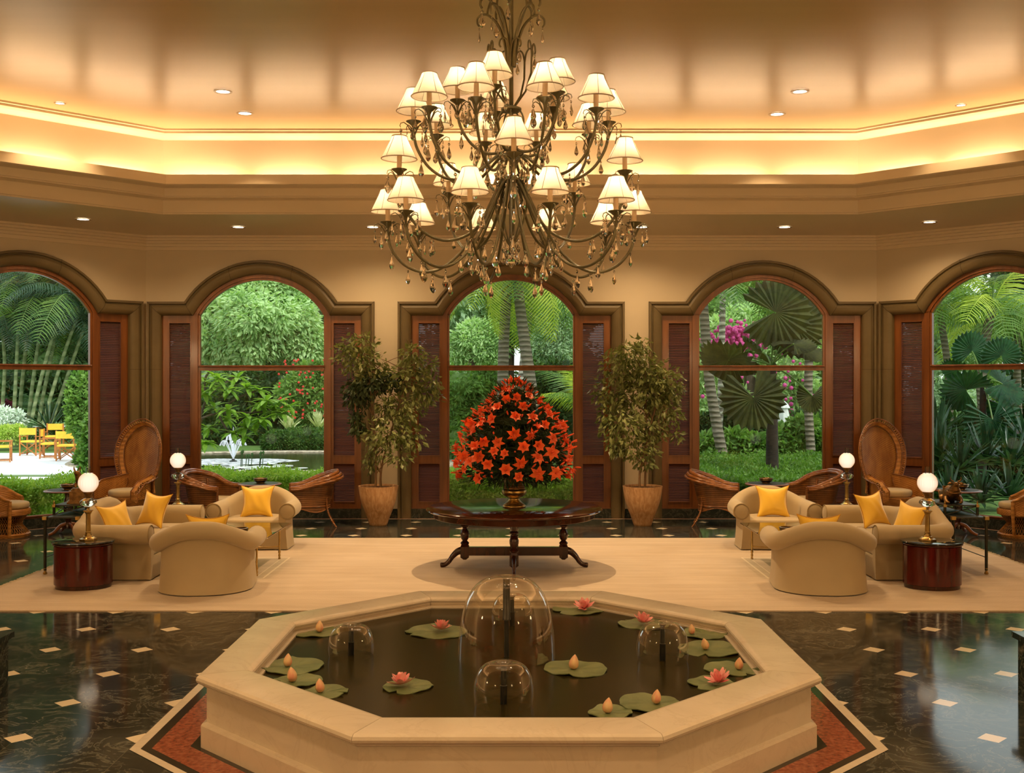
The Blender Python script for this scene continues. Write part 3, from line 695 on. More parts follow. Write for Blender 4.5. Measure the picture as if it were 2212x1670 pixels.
# ================================================================ oil lamps
t = NT('lit_ribbed_globe'); lw = t.n('LayerWeight', {0: .5}); t.set(Base_Color=(.45, .38, .28, 1), Roughness=.3)
ec = t.mix(t.math('POWER', lw.outputs['Facing'], 1.2), (1.1, .98, .78, 1), (.62, .30, .12, 1)); t.set(Emission_Color=ec, Emission_Strength=.95); M_globe = t.m
t = NT('cut_glass'); t.set(Base_Color=(.85, .78, .65, 1), Roughness=.05, Transmission_Weight=1, IOR=1.45); M_cut = t.m
M_flame = emit('lamp_flame', (1, .85, .55, 1), 2.5)
def lamp_parts():
    P = {}
    P['base'] = (MB().lathe([(.098, 0), (.10, .004), (.10, .022), (.085, .028), (.06, .045), (.058, .052), (.045, .058), (.03, .085), (.026, .095)], 6, a0=PI/6), M_brass)
    P['column'] = (MB().lathe([(.030, .09), (.033, .098), (.027, .106), (.025, .30), (.029, .31), (.036, .325), (.042, .335), (.042, .345)], 24, flute=.05, nf=12), M_brass)
    mb = MB().box(-.042, .042, -.042, .042, .340, .352); mb.lathe([(.015, .352), (.012, .372), (.02, .388), (.03, .392)], 16); P['capital'] = (mb, M_brass)
    P['reservoir'] = (MB().lathe([(.02, .39), (.045, .398), (.078, .415), (.092, .44), (.085, .465), (.055, .485), (.03, .495), (.026, .505)], 28, flute=.05, nf=14), M_cut)
    P['burner'] = (MB().lathe([(.03, .50), (.032, .52), (.042, .535), (.052, .545), (.056, .56), (.056, .57), (.03, .575)], 20), M_bronze)
    pr = cat_rom([(.056, 0, .568), (.075, 0, .585), (.104, 0, .63), (.110, 0, .68), (.098, 0, .73), (.07, 0, .765), (.052, 0, .776), (.05, 0, .782)], 3)
    P['globe'] = (MB().lathe([(p.x, p.z) for p in pr], 48, cap=False, flute=.035, nf=24), M_globe)
    P['chimney'] = (MB().lathe([(.024, .57), (.03, .63), (.03, .68), (.024, .74), (.024, .86)], 18, cap=False), M_thin)
    P['flame'] = (MB().lathe([(.004, .60), (.012, .62), (.012, .66), (.002, .70)], 12), M_flame)
    return {k: v[0].mesh(k, v[1], True, 35) for k, v in P.items()}
LP = lamp_parts()
for x, y, z, lab in ((-4.97, 12.65, .556, 'lit oil lamp on the near left drum table'), (4.78, 12.63, .556, 'lit oil lamp on the near right drum table'),
                  (-5.03, 16.2, .556, 'lit oil lamp on the drum table beyond the left sofa'), (4.93, 16.2, .556, 'lit oil lamp on the drum table beyond the right sofa')):
    r = thing('oil_lamp', 'brass column and glass '+lab, 'lamp', (x, y, z), group='brass column oil lamps')
    for k, me in LP.items(): place(k, me, r)
# ================================================================ coffee tables
t = NT('table_glass'); tr = t.n('BsdfTransparent', {0: (.50, .56, .46, 1)}); gl = t.n('BsdfGlossy', {0: (1, 1, 1, 1), 1: .015})
fr = t.n('Fresnel', {0: 1.9}); mx = t.n('MixShader', {0: fr.outputs[0], 1: tr.outputs[0], 2: gl.outputs[0]}); t.t.links.new(mx.outputs[0], t.out.inputs[0]); M_tglass = t.m
def coffee(s, lab):
    cx, cyy = s*3.60, 14.0; r = thing('coffee_table', lab, 'coffee table', (cx, cyy, .013), group='brass and glass coffee tables')
    w, d = .56, .73
    MB().slab([(-w, -d), (w, -d), (w, d), (-w, d)], .468, .482, .004).build('glass_top', M_tglass, r, smooth=False)
    mb = MB()
    for x in (-.42, .42): mb.bar((x, -.64, .455), (x, .64, .455), .022)
    for y in (-.64, .64): mb.bar((-.42, y, .455), (.42, y, .455), .022)
    mb.build('top_rail', M_brass, r, smooth=False)
    leg = [(.010, 0), (.016, .004), (.017, .02), (.010, .03), (.016, .045), (.017, .065), (.010, .075), (.018, .09), (.018, .11), (.012, .12), (.013, .42), (.017, .43), (.017, .455)]
    for x in (-.42, .42):
        for y in (-.64, .64): MB().lathe(leg, 14).build('leg', M_brass, r, loc=(x, y, 0))
    for y in (-.64, .64): MB().tube(bez([(-.42, y, .175), (-.2, y*.72, .175), (.2, y*.72, .175), (.42, y, .175)], 10), .009, 8).build('stretcher', M_brass, r)
    MB().tube([(0, -.50, .175), (0, .50, .175)], .008, 8).build('stretcher', M_brass, r)
coffee(-1, 'low glass-topped brass coffee table in the left seating group'); coffee(1, 'low glass-topped brass coffee table in the right seating group')
M_bowl = mat('aged_brass', (.30, .19, .075, 1), .3, .9, c2=(.18, .11, .045, 1), ns=(12, 12, 12))
ME_bowl = MB().lathe([(.05, 0), (.062, .004), (.06, .012), (.085, .03), (.098, .045), (.094, .056), (.098, .062), (.104, .068), (.10, .076), (.088, .078), (.084, .07), (.088, .055), (.07, .03), (.03, .018), (.001, .018)], 36).mesh('bowl', M_bowl)
def bowl(x, y, z, lab, s=1): tag(place('brass_bowl', ME_bowl, None, (x, y, z), (0, 0, 0), s), lab, 'bowl', 'wide brass bowls')
bowl(-3.45, 13.62, .496, 'wide brass bowl on the left glass coffee table'); bowl(3.42, 13.70, .496, 'wide brass bowl on the right glass coffee table')
# ================================================================ centre table
r = thing('round_table', 'large round dark mahogany table in the middle of the rug', 'table', (-.02, 14.0, .013))
MB().lathe([(.001, .735), (1.10, .735), (1.12, .742), (1.132, .752), (1.128, .765), (1.11, .775), (.001, .777)], 80).build('table_top', M_mahog, r)
mb = MB().lathe([(1.03, .655), (1.035, .66), (1.035, .735)], 80, cap=False); mb.lathe([(1.0, .735), (1.0, .655), (1.03, .655)], 80, cap=False); mb.build('apron', M_mahog, r)
for k in range(4):
    M = Matrix.Rotation(k*PI/2, 4, 'Z')
    MB().lathe([(.030, .28), (.05, .295), (.058, .315), (.04, .335), (.03, .345), (.048, .37), (.058, .41), (.058, .44), (.045, .475), (.028, .50), (.032, .51), (.058, .525), (.058, .54), (.034, .555), (.038, .60), (.048, .65), (.048, .70)], 24, M @ Matrix.Translation((.635, 0, 0))).build('baluster', M_mahogz, r)
    mb = MB(); c = .055; mb.add([(.635+x, y, z) for z, q in ((.10, .3), (.135, 1), (.27, 1), (.30, .7)) for x, y in ((-c*q, -c*q), (c*q, -c*q), (c*q, c*q), (-c*q, c*q))], [(i*4+j, i*4+(j+1) % 4, (i+1)*4+(j+1) % 4, (i+1)*4+j) for i in range(3) for j in range(4)]+[(3, 2, 1, 0), (12, 13, 14, 15)], M)
    mb.build('corner_block', M_mahogz, r, smooth=False)
    pts = cat_rom([(.68, 0, .215), (.73, 0, .20), (.79, 0, .145), (.84, 0, .075), (.89, 0, .038), (.95, 0, .030)], 4)
    rad = [lerp(.052, .030, min(1, i/10)) if i < 15 else lerp(.03, .034, (i-15)/5) for i in range(len(pts))]; rad[-1] = .026
    MB().tube([M @ p for p in pts], rad, 12, flat=.7).build('leg', M_mahogz, r)
    mb = MB(); mb.box(.03, .59, -.035, .035, .155, .265, M); mb.build('stretcher', M_mahogz, r, smooth=False)
# vase
va = thing('vase', 'polished brass footed urn in the middle of the round table', 'vase', (-.02, 14.0, .791))
vp = cat_rom([(p[0], 0, p[1]) for p in [(.145, 0), (.15, .012), (.14, .03), (.11, .05), (.085, .075), (.07, .10), (.075, .118), (.11, .135), (.15, .17), (.158, .20), (.15, .225), (.13, .238)]], 3)
MB().lathe([(p.x, p.z) for p in vp], 48, flute=.015, nf=16).build('foot_and_bowl', M_brass, va)
MB().lathe([(.125, .236), (.14, .24), (.14, .25), (.13, .255), (.142, .262), (.142, .27), (.13, .272)], 40).build('collar', M_bronze, va)
MB().lathe([(.125, .27), (.13, .275), (.148, .40), (.155, .415), (.15, .42), (.14, .41), (.12, .28), (.001, .28)], 48, flute=.02, nf=16).build('neck', M_brass, va)
# lilies
M_lily = NT('orange_lily_petal'); M_lily.set(Base_Color=M_lily.mix(M_lily.noise(14, M_lily.obj()), S(236, 74, 12), S(250, 124, 44)), Roughness=.5, Sheen_Weight=.2)
tr = M_lily.n('BsdfTranslucent', {0: S(240, 60, 8)}); mx = M_lily.n('MixShader', {0: .3, 1: M_lily.b.outputs[0], 2: tr.outputs[0]}); M_lily.t.links.new(mx.outputs[0], M_lily.out.inputs[0]); M_lily = M_lily.m
M_stem = leafmat('lily_foliage', (.008, .022, .004, 1), (.02, .045, .008, 1), 8, .15)
def lily_mesh(seed):
    rg = random.Random(seed); mb = MB(); op = rg.uniform(.45, .95)
    for i in range(6):
        a = 2*PI*i/6+rg.uniform(-.12, .12); L = rg.uniform(.088, .108); w = .024 if i % 2 else .019; rows = []
        for j in range(7):
            t = j/6; rr = L*(t*.75+.12*t*t)*(.35+.65*op)+.004; z = .072*(t**.7)*(1.25-op)-.035*max(0, t-.55)*2*op
            ww = w*math.sin(PI*min(1, t*.9+.1))**.7*(1 if t < .6 else 1-(t-.6)*1.6)
            rows.append([tuple(Matrix.Rotation(a, 3, 'Z') @ Vector((rr, s*ww, z+abs(s)*ww*.3))) for s in (-1, 0, 1)])
        mb.grid(rows)
    for i in range(5):
        a = 2*PI*i/5+.3; mb.tube([(0, 0, .0), (.012*math.cos(a), .012*math.sin(a), .05), (.022*math.cos(a), .022*math.sin(a), .065)], .0018, 4)
    return mb.mesh('lily', M_lily, True, 70)
MEL = [lily_mesh(s) for s in range(5)]
fl = thing('flower_arrangement', 'tall domed arrangement of orange lilies standing in the brass urn', 'flowers', (-.02, 14.0, 1.2))
def brad(z): # z above floor -> radius of the dome
    return float(np.interp(z, [1.14, 1.2, 1.35, 1.6, 1.85, 2.05, 2.2, 2.32, 2.42], [.70, .75, .78, .75, .62, .45, .30, .16, .03]))
rg = random.Random(11); cnt = 0; pts = []; tries = 0
while cnt < 100 and tries < 8000:
    tries += 1
    z = rg.uniform(1.16, 2.42); 
    if rg.random() > brad(z)/.78+.12: continue
    a = rg.uniform(-PI, 0) if rg.random() < .76 else rg.uniform(0, PI)
    rr = brad(z)*rg.uniform(.90, 1.0); p = Vector((rr*math.cos(a), rr*math.sin(a), z))
    if any((p-q).length < .128 for q in pts): continue
    pts.append(p); cnt += 1
    nrm = Vector((math.cos(a), math.sin(a), .10+1.0*max(0, (z-1.7))))+Vector([rg.uniform(-.7, .7) for _ in range(3)])
    q = nrm.to_track_quat('Z', 'Y').to_euler(); q.rotate_axis('Z', rg.uniform(0, 6))
    o = place('lily', MEL[cnt % 5], fl, (p.x, p.y, p.z-1.2), tuple(q), rg.uniform(1.0, 1.4))
mb = MB()
for i in range(230):
    z = rg.uniform(1.18, 2.42); a = rg.uniform(-PI, PI); rr = brad(z)*rg.uniform(.85, 1.03); p = Vector((rr*math.cos(a), rr*math.sin(a), z-1.2))
    d = (Vector((math.cos(a), math.sin(a), .2+.9*max(0, z-1.6)))+Vector([rg.uniform(-.3, .3) for _ in range(3)])).normalized(); L = rg.uniform(.07, .11)
    mb.tube([p, p+d*L*.25, p+d*L*.6, p+d*L*.9, p+d*L], [.004, .010, .012, .008, .002], 6)
bo = mb.build('lily_buds', M_lily, fl); bo['kind'] = 'stuff'
# dark leafy heart of the arrangement
rng = np.random.default_rng(5); bl = [(0, 0, z-1.2, brad(z)*.80, brad(z)*.80, .16) for z in (1.30, 1.5, 1.7, 1.9, 2.08, 2.2)]
place('leaves', foliage('leaves', M_stem, bl, 5200, .13, 4, .14, .0, True, .92), fl)
mb = MB()
for i in range(70):
    a = 2*PI*i/70; L = rg.uniform(.62, .80); mb.bar((.1*math.cos(a), .1*math.sin(a), .05), (L*math.cos(a), L*math.sin(a), rg.uniform(-.10, -.02)), .012, .004)
mb.build('stems', M_stem, fl, smooth=False)
# ================================================================ consoles with statues
def console(s, lab):
    X0, X1 = sorted((s*5.43, s*5.84)); r = thing('console_table', lab, 'console table', group='stepped iron and brass console tables')
    y0, y1, u0, u1 = 13.5, 14.72, 13.76, 14.44
    MB().box(X0, X1, y0, y1, .703, .72).build('lower_shelf', M_iron, r, smooth=False)
    MB().box(X0-.005, X1+.005, u0, u1, .825, .843).build('upper_shelf', M_iron, r, smooth=False)
    for x in (X0, X1):
        for y in (y0, y1):
            lg = MB(); lg.lathe([(.018, .06), (.019, .60), (.019, .70)], 12, Matrix.Translation((x, y, 0))); lo = lg.build('leg', M_iron, r)
            MB().lathe([(.022, .013), (.026, .02), (.026, .035), (.016, .045), (.018, .085), (.018, .09)], 14, Matrix.Translation((x, y, 0))).build('brass_foot', M_brass, lo)
            MB().box(x-.026, x+.026, y-.026, y+.026, .688, .730).build('corner_cap', M_brass, lo, smooth=False)
        for y in (u0, u1):
            po = MB().lathe([(.017, .70), (.017, .84)], 12, Matrix.Translation((x, y, 0))).build('post', M_iron, r)
            mb = MB().box(x-.018, x+.018, y-.018, y+.018, .815, .848); mb.lathe([(.014, .848), (.007, .858), (.013, .868), (.006, .878), (.009, .888), (.001, .897)], 12, Matrix.Translation((x, y, 0))); mb.build('finial', M_brass, po)
        mb = MB(); mb.bar((x, u0, .72), (x, u1, .825), .010); mb.bar((x, u0, .825), (x, u1, .72), .010); mb.build('cross_brace', M_iron, r, smooth=False)
    for y in (u0, u1):
        mb = MB(); mb.bar((X0, y, .72), (X1, y, .825), .010); mb.bar((X0, y, .825), (X1, y, .72), .010); mb.build('cross_brace', M_iron, r, smooth=False)
    for x in (X0, X1): MB().tube([(x, y0, .22), (x, y1, .22)], .006, 6).build('stretcher', M_iron, r)
    return r
console(-1, 'stepped dark metal console with brass finials behind the left sofa'); console(1, 'stepped dark metal console with brass finials behind the right sofa')
# reclining bull
b = thing('bull_statue', 'bronze statue of a reclining horned bull on the right console', 'statue', (5.62, 14.02, .844), R(-12))
P = [(-.02, .14, .10), (0, .06, .115), (.0, -.03, .125), (.01, -.10, .15), (.015, -.135, .215), (.02, -.15, .255), (.025, -.215, .262), (-.025, .20, .07)]
E = [(0, 1), (1, 2), (2, 3), (3, 4), (4, 5), (5, 6), (0, 7)]; Rr = [.095, .10, .10, .085, .055, .042, .026, .07]
skinned('body', P, E, Rr, M_bronze, b)
for sx in (-1, 1):
    skinned('leg', [(sx*.07, -.06, .08), (sx*.095, -.10, .05), (sx*.085, -.17, .022), (sx*.06, -.20, .02)], [(0, 1), (1, 2), (2, 3)], [.045, .03, .022, .018], M_bronze, b)
    skinned('leg', [(sx*.08, .14, .08), (sx*.115, .07, .045), (sx*.10, .15, .022), (sx*.09, .20, .02)], [(0, 1), (1, 2), (2, 3)], [.06, .038, .024, .018], M_bronze, b)
    MB().tube(bez([(.02+sx*.025, -.16, .285), (.02+sx*.075, -.16, .30), (.02+sx*.06, -.165, .345)], 8), [.012-.0012*i for i in range(9)], 8).build('horn', M_bronze, b)
    MB().tube(bez([(.02+sx*.035, -.15, .265), (.02+sx*.08, -.145, .262), (.02+sx*.095, -.145, .245)], 6), [.006, .014, .018, .018, .014, .009, .002], 8, flat=.5).build('ear', M_bronze, b)
mb = MB(); mb.tube([(.012+.062*math.cos(a), -.115+.055*math.sin(a), .185+.012*math.sin(a)) for a in [2*PI*k/20 for k in range(20)]], .009, 6, closed=True)
mb.tube([(.008+.082*math.cos(a), -.098+.06*math.sin(a), .155+.02*math.sin(a)) for a in [2*PI*k/20 for k in range(20)]], .008, 6, closed=True); mb.build('collar', M_bronze, b)
# upright beast on a stepped base
b = thing('animal_statue', 'dark bronze upright beast with pointed ears on a stepped base', 'statue', (-5.62, 14.02, .844), R(20))
mb = MB()
for w, z0, z1 in ((.15, 0, .02), (.135, .02, .035), (.12, .035, .14), (.128, .14, .155), (.10, .155, .175), (.085, .175, .19)): mb.box(-w, w, -w*.8, w*.8, z0, z1)
mb.build('base', M_bronze, b, smooth=False)
skinned('body', [(.02, .03, .22), (.01, .0, .28), (-.01, -.03, .34), (-.03, -.045, .395), (-.06, -.085, .39)], [(0, 1), (1, 2), (2, 3), (3, 4)], [.07, .06, .048, .04, .02], M_bronze, b)
for sx in (-1, 1):
    skinned('leg', [(sx*.04, -.03, .26), (sx*.045, -.055, .22), (sx*.045, -.06, .195)], [(0, 1), (1, 2)], [.028, .018, .02], M_bronze, b)
    MB().tube([(-.03+sx*.025, -.035, .41), (-.03+sx*.035, -.03, .44), (-.03+sx*.038, -.03, .47)], [.013, .010, .002], 8).build('ear', M_bronze, b)
MB().tube(bez([(.07, .05, .21), (.14, .06, .28), (.08, .03, .36), (.13, .02, .45)], 12), [.016-.0011*i for i in range(13)], 8).build('tail', M_bronze, b)

# ================================================================ small pedestal tables
M_slate = mat('dark_leather_inset', (.02, .022, .02, 1), .35)
def ped(x, y, lab):
    r = thing('pedestal_table', lab, 'table', (x, y, 0), 0, 'round mahogany pedestal tables')
    MB().lathe([(.001, .68), (.35, .682), (.362, .69), (.36, .70), (.345, .708), (.001, .709)], 48).build('table_top', M_frame, r)
    MB().lathe([(.001, .709), (.305, .709), (.305, .712), (.001, .7125)], 48).build('inset', M_slate, r)
    MB().lathe([(.06, .10), (.065, .16), (.04, .2), (.055, .3), (.075, .42), (.065, .55), (.045, .6), (.06, .66), (.09, .68)], 24).build('column', M_mahogz, r)
    for k in range(4):
        M = Matrix.Rotation(k*PI/2+PI/4, 4, 'Z'); pts = [M @ p for p in cat_rom([(.03, 0, .17), (.12, 0, .15), (.22, 0, .06), (.31, 0, .026)], 4)]
        MB().tube(pts, [.034-.001*i for i in range(len(pts))], 10, flat=.7).build('leg', M_frame, r)
ped(-4.27, 18.15, 'round pedestal table between the rattan chairs at the pond window'); ped(4.19, 18.15, 'round pedestal table between the rattan chairs at the fan palm window')
ped(-7.02, 17.07, 'round pedestal table by the leftmost window'); ped(6.94, 17.07, 'round pedestal table by the rightmost window')
bowl(-4.25, 18.12, .713, 'brass bowl on the table at the pond window', 1.12); bowl(4.17, 18.12, .713, 'brass bowl on the table at the fan palm window', 1.12)
bowl(-7.02, 17.05, .713, 'brass bowl on the table by the leftmost window', 1.12); bowl(6.98, 17.05, .713, 'brass bowl behind the bull statue by the rightmost window', 1.12)
# ================================================================ rattan and wicker
def rattan(name, a, b, sc=(1, 1, 1), fine=240, rough=.3, hor=True):
    t = NT(name); v = t.obj(); s = t.n('SeparateXYZ', {0: v})
    ang = t.math('ARCTAN2', s.outputs[1], s.outputs[0])
    w1 = t.math('SINE', t.math('MULTIPLY', s.outputs[2], fine)); w2 = t.math('SINE', t.math('MULTIPLY', t.math('ADD', s.outputs[0], s.outputs[1]), fine*.55))
    w = t.math('MULTIPLY', w1, w2) if not hor else w1
    f = t.noise(1, t.obj((8, 8, 3)), detail=4); col = t.mix(t.ramp(f, [(.35, (0, 0, 0, 1)), (.65, (1, 1, 1, 1))]), a, b)
    col = t.mix(t.math('MULTIPLY', t.math('ADD', t.math('MULTIPLY', w, .5), .5), .45), col, tuple(x*.45 for x in b[:3])+(1,))
    t.set(Base_Color=col, Roughness=rough, Coat_Weight=.3, Coat_Roughness=.2); t.bump(w, .5, .004); return t.m
M_rat = rattan('rattan_pole', S(160, 102, 48), S(112, 66, 28)); M_ratw = rattan('rattan_weave', S(136, 88, 42), S(96, 58, 26), fine=200, rough=.4)
M_wick = rattan('wicker_weave', S(200, 142, 70), S(158, 104, 46), fine=180, rough=.45, hor=False); M_cane = rattan('wicker_cane', S(208, 150, 76), S(166, 112, 52), fine=90)
M_open = M_wick.copy(); _t = M_open.node_tree; _b = _t.nodes['Principled BSDF']; _x = _t.nodes.new('ShaderNodeMixShader'); _r = _t.nodes.new('ShaderNodeBsdfTransparent'); _x.inputs[0].default_value = .18
_t.links.new(_b.outputs[0], _x.inputs[1]); _t.links.new(_r.outputs[0], _x.inputs[2]); _t.links.new(_x.outputs[0], _t.nodes['Material Output'].inputs[0])
def rattan_chair(lab):
    r = thing('rattan_armchair', lab, 'armchair', group='rattan armchairs at the windows')
    path = upath(.335, -.34, .30, .25, 8)
    hf = lambda s: .66+.25*smooth((.95-abs(s))/.9)
    rows = []
    for P, N, s in path:
        H = hf(s); lean = .13*smooth((.75-abs(s))/.6)
        rows.append([(P.x+N.x*(q*lean), P.y+N.y*(q*lean), z) for z, q in ((.32, 0), (.36, 0), (.45, .25), (H-.12, .75), (H-.02, 1))])
    mb = MB(); mb.grid(rows); in_ = [[(x*.95, y*.95+.0, z) for x, y, z in rw] for rw in rows]; mb.grid([rw[::-1] for rw in in_]); mb.build('woven_shell', M_ratw, r, ang=60)
    # thick sloping rim built of long poles
    for k, (off, dz, rr) in enumerate(((0, 0, .032), (.035, -.03, .030), (-.03, -.02, .028), (.03, -.075, .024), (.065, -.055, .022))):
        pts = []
        for P, N, s in path:
            H = hf(s); lean = .13*smooth((.75-abs(s))/.6); o = lean+off*(.5+.9*smooth((.9-abs(s))/.7))
            pts.append((P.x+N.x*o, P.y+N.y*o, H+dz*(.6+.9*smooth((.9-abs(s))/.7))))
        MB().tube(pts, rr, 8).build('rim_pole', M_rat, r)
    # skirt with a scalloped lower edge
    loop = [(P.x, P.y) for P, N, s in path]; n0 = len(loop); fr = [(lerp(.335, -.335, i/8), -.345) for i in range(1, 8)]; L = loop+fr
    rows = [[], []]; acc = 0; pts = []
    for i, (x, y) in enumerate(L):
        if i: acc += math.hypot(x-L[i-1][0], y-L[i-1][1])
        z = .285-.035*math.cos(2*PI*acc/.66); rows[0].append((x*1.005, y*1.005, z)); rows[1].append((x*1.005, y*1.005, .345)); pts.append((x*1.01, y*1.01, z))
    MB().grid(rows, close_v=True).build('skirt', M_ratw, r, ang=60); MB().tube(pts, .009, 6, closed=True).build('skirt_edge', M_rat, r)
    MB().tube([(x*1.01, y*1.01, .345) for x, y in L], .010, 6, closed=True).build('seat_rail', M_rat, r)
    for sx in (-1, 1):
        MB().tube([(sx*.335, -.345, .68), (sx*.335, -.345, .34), (sx*.335, -.36, .15), (sx*.345, -.38, 0)], [.02, .02, .017, .014], 10).build('leg', M_rat, r)
        MB().tube(bez([(sx*.30, .27, .75), (sx*.24, .20, .35), (sx*.27, .25, .2), (sx*.33, .40, 0)], 10), [.02-.0006*i for i in range(11)], 10).build('leg', M_rat, r)
    o = [(-.29, -.35), (.29, -.35), (.29, .10), (.20, .22), (0, .26), (-.20, .22), (-.29, .10)]
    MB().slab([(p.x, p.y) for p in cat_rom([(x, y, 0) for x, y in o], 4, True)], .36, .47, .03, .015).build('seat_cushion', M_cush, r, ang=60)
    return r
ra = rattan_chair('rattan armchair on the left of the pond window table'); ra.location = (-5.10, 18.2, 0); ra.rotation_euler = (0, 0, R(72))
dup(ra, (-3.42, 18.2, 0), R(-78), 'rattan armchair on the right of the pond window table'); dup(ra, (3.37, 18.2, 0), R(78), 'rattan armchair on the left of the fan palm window table')
dup(ra, (4.98, 18.2, 0), R(-72), 'rattan armchair on the right of the fan palm window table')
# ---- peacock chair (front towards -y)
def peacock(lab):
    r = thing('peacock_chair', lab, 'chair', group='high-backed wicker peacock chairs')
    ring = lambda rx, ry, z, dy=0: [(rx*math.cos(a), dy+ry*math.sin(a), z) for a in [2*PI*k/28 for k in range(28)]]
    mb = MB(); mb.grid([ring(.36, .36, 0), ring(.365, .365, .035), ring(.33, .33, .05), ring(.28, .28, .25), ring(.31, .31, .42), ring(.38, .36, .50), ring(.38, .36, .53), ring(.02, .02, .53)], close_v=True); mb.build('base', M_wick, r, ang=50)
    MB().slab([(.30*math.cos(a), -.02+.29*math.sin(a)) for a in [2*PI*k/28 for k in range(28)]], .53, .64, .035, .015).build('seat_cushion', M_cush, r, ang=60)
    # back: egg-shaped panel, half-width by height
    zz = [.55, .66, .76, .86, .98, 1.1, 1.22, 1.34, 1.46, 1.56, 1.63, 1.665]; ww = [.30, .27, .255, .29, .335, .365, .375, .36, .31, .23, .13, .0]
    wf = lambda z, k=0: float(np.interp(z, zz, ww))+k
    yb = lambda x, z: .30+.10*max(0, z-.6)-.30*x*x*(1.6 if z < .8 else 1)
    out = cat_rom([(-wf(z), 0, z) for z in zz]+[(wf(z), 0, z) for z in reversed(zz[:-1])], 4)
    mb = MB(); rows = []
    for i in range(26):
        z = lerp(.55, 1.655, i/25); w = wf(z); rows.append([(w*u, yb(w*u, z), z) for u in [-1+2*j/14 for j in range(15)]])
    mb.grid(rows); mb.grid([[(x, y+.012, z) for x, y, z in rw[::-1]] for rw in rows]); mb.build('woven_back', M_open, r, ang=70)
    def off(k, dy=0):  # outline pushed outwards by k
        res = []; n = len(out)
        for i, p in enumerate(out):
            a, b = out[max(i-1, 0)], out[min(i+1, n-1)]; d = (b-a).normalized(); nrm = Vector((-d.z, 0, d.x)); q = p+nrm*k; res.append((q.x, yb(q.x, q.z)+dy, q.z))
        return res
    A, B = off(0, -.02), off(.062, -.055); C = off(.062, .0)
    mb = MB(); mb.grid([A, B, C]); mb.build('band', M_cane, r, ang=40)
    MB().tube(off(0, -.022), .010, 6).build('inner_rim', M_rat, r); MB().tube(B, .008, 6).build('band_rim', M_rat, r)
    Rm = off(.118, -.075); MB().tube(Rm, .009, 6).build('outer_rim', M_rat, r)
    mb = MB(); F = off(.09, -.066); acc = 0
    for i in range(1, len(F)-1):
        c = Vector(F[i]); t = (Vector(F[i+1])-Vector(F[i-1])).normalized(); nn = (Vector(Rm[i])-Vector(B[i])).normalized()
        mb.tube([c+(t*math.cos(a)+nn*math.sin(a))*.026 for a in [2*PI*k/8 for k in range(8)]], .0045, 4, closed=True)
    mb.build('lattice', M_cane, r)
    for sx in (-1, 1):   # arms sweep forward from the foot of the back
        def arm(u, v):  # u along, v from top to seat
            x = sx*(.27+.15*math.sin(PI/2*min(1, u*1.3))); y = .28-.62*u; z = lerp(.86-.10*u-.12*max(0, u-.75)*4, .50, v); return (x, y, z)
        rows = [[arm(i/12, j/6) for j in range(7)] for i in range(13)]; mb = MB(); mb.grid(rows); mb.grid([[(x-sx*.02, y, z) for x, y, z in rw[::-1]] for rw in rows]); mb.build('arm_panel', M_wick, r, ang=70)
        tp = [arm(i/12, 0) for i in range(13)]+[arm(1, j/6) for j in range(1, 7)]
        rows = [[(x-sx*.03, y-.012, z+.005) for x, y, z in tp], [(x+sx*.045, y-.012, z-.012) for x, y, z in tp]]; MB().grid(rows).build('arm_band', M_cane, r)
        MB().tube([(x-sx*.03, y-.012, z+.008) for x, y, z in tp], .010, 6).build('arm_rim', M_rat, r)
        o2 = [(x+sx*.10, y-.0, z-.03) for x, y, z in tp]; MB().tube(o2, .008, 6).build('arm_outer_rim', M_rat, r)
        mb = MB()
        for i in range(1, len(tp)-1):
            c = Vector(tp[i])+Vector((sx*.072, -.006, -.02)); t = (Vector(tp[i+1])-Vector(tp[i-1])).normalized(); nn = Vector((sx, 0, -.3)).normalized()
            mb.tube([c+(t*math.cos(a)+nn*math.sin(a))*.027 for a in [2*PI*k/8 for k in range(8)]], .0045, 4, closed=True)
        mb.build('arm_lattice', M_cane, r)
    return r
pk = peacock('tall wicker peacock chair in the left corner of the room'); pk.location = (-6.36, 17.85, 0); pk.rotation_euler = (0, 0, R(-24))
dup(pk, (6.18, 17.85, 0), R(24), 'tall wicker peacock chair in the right corner of the room')
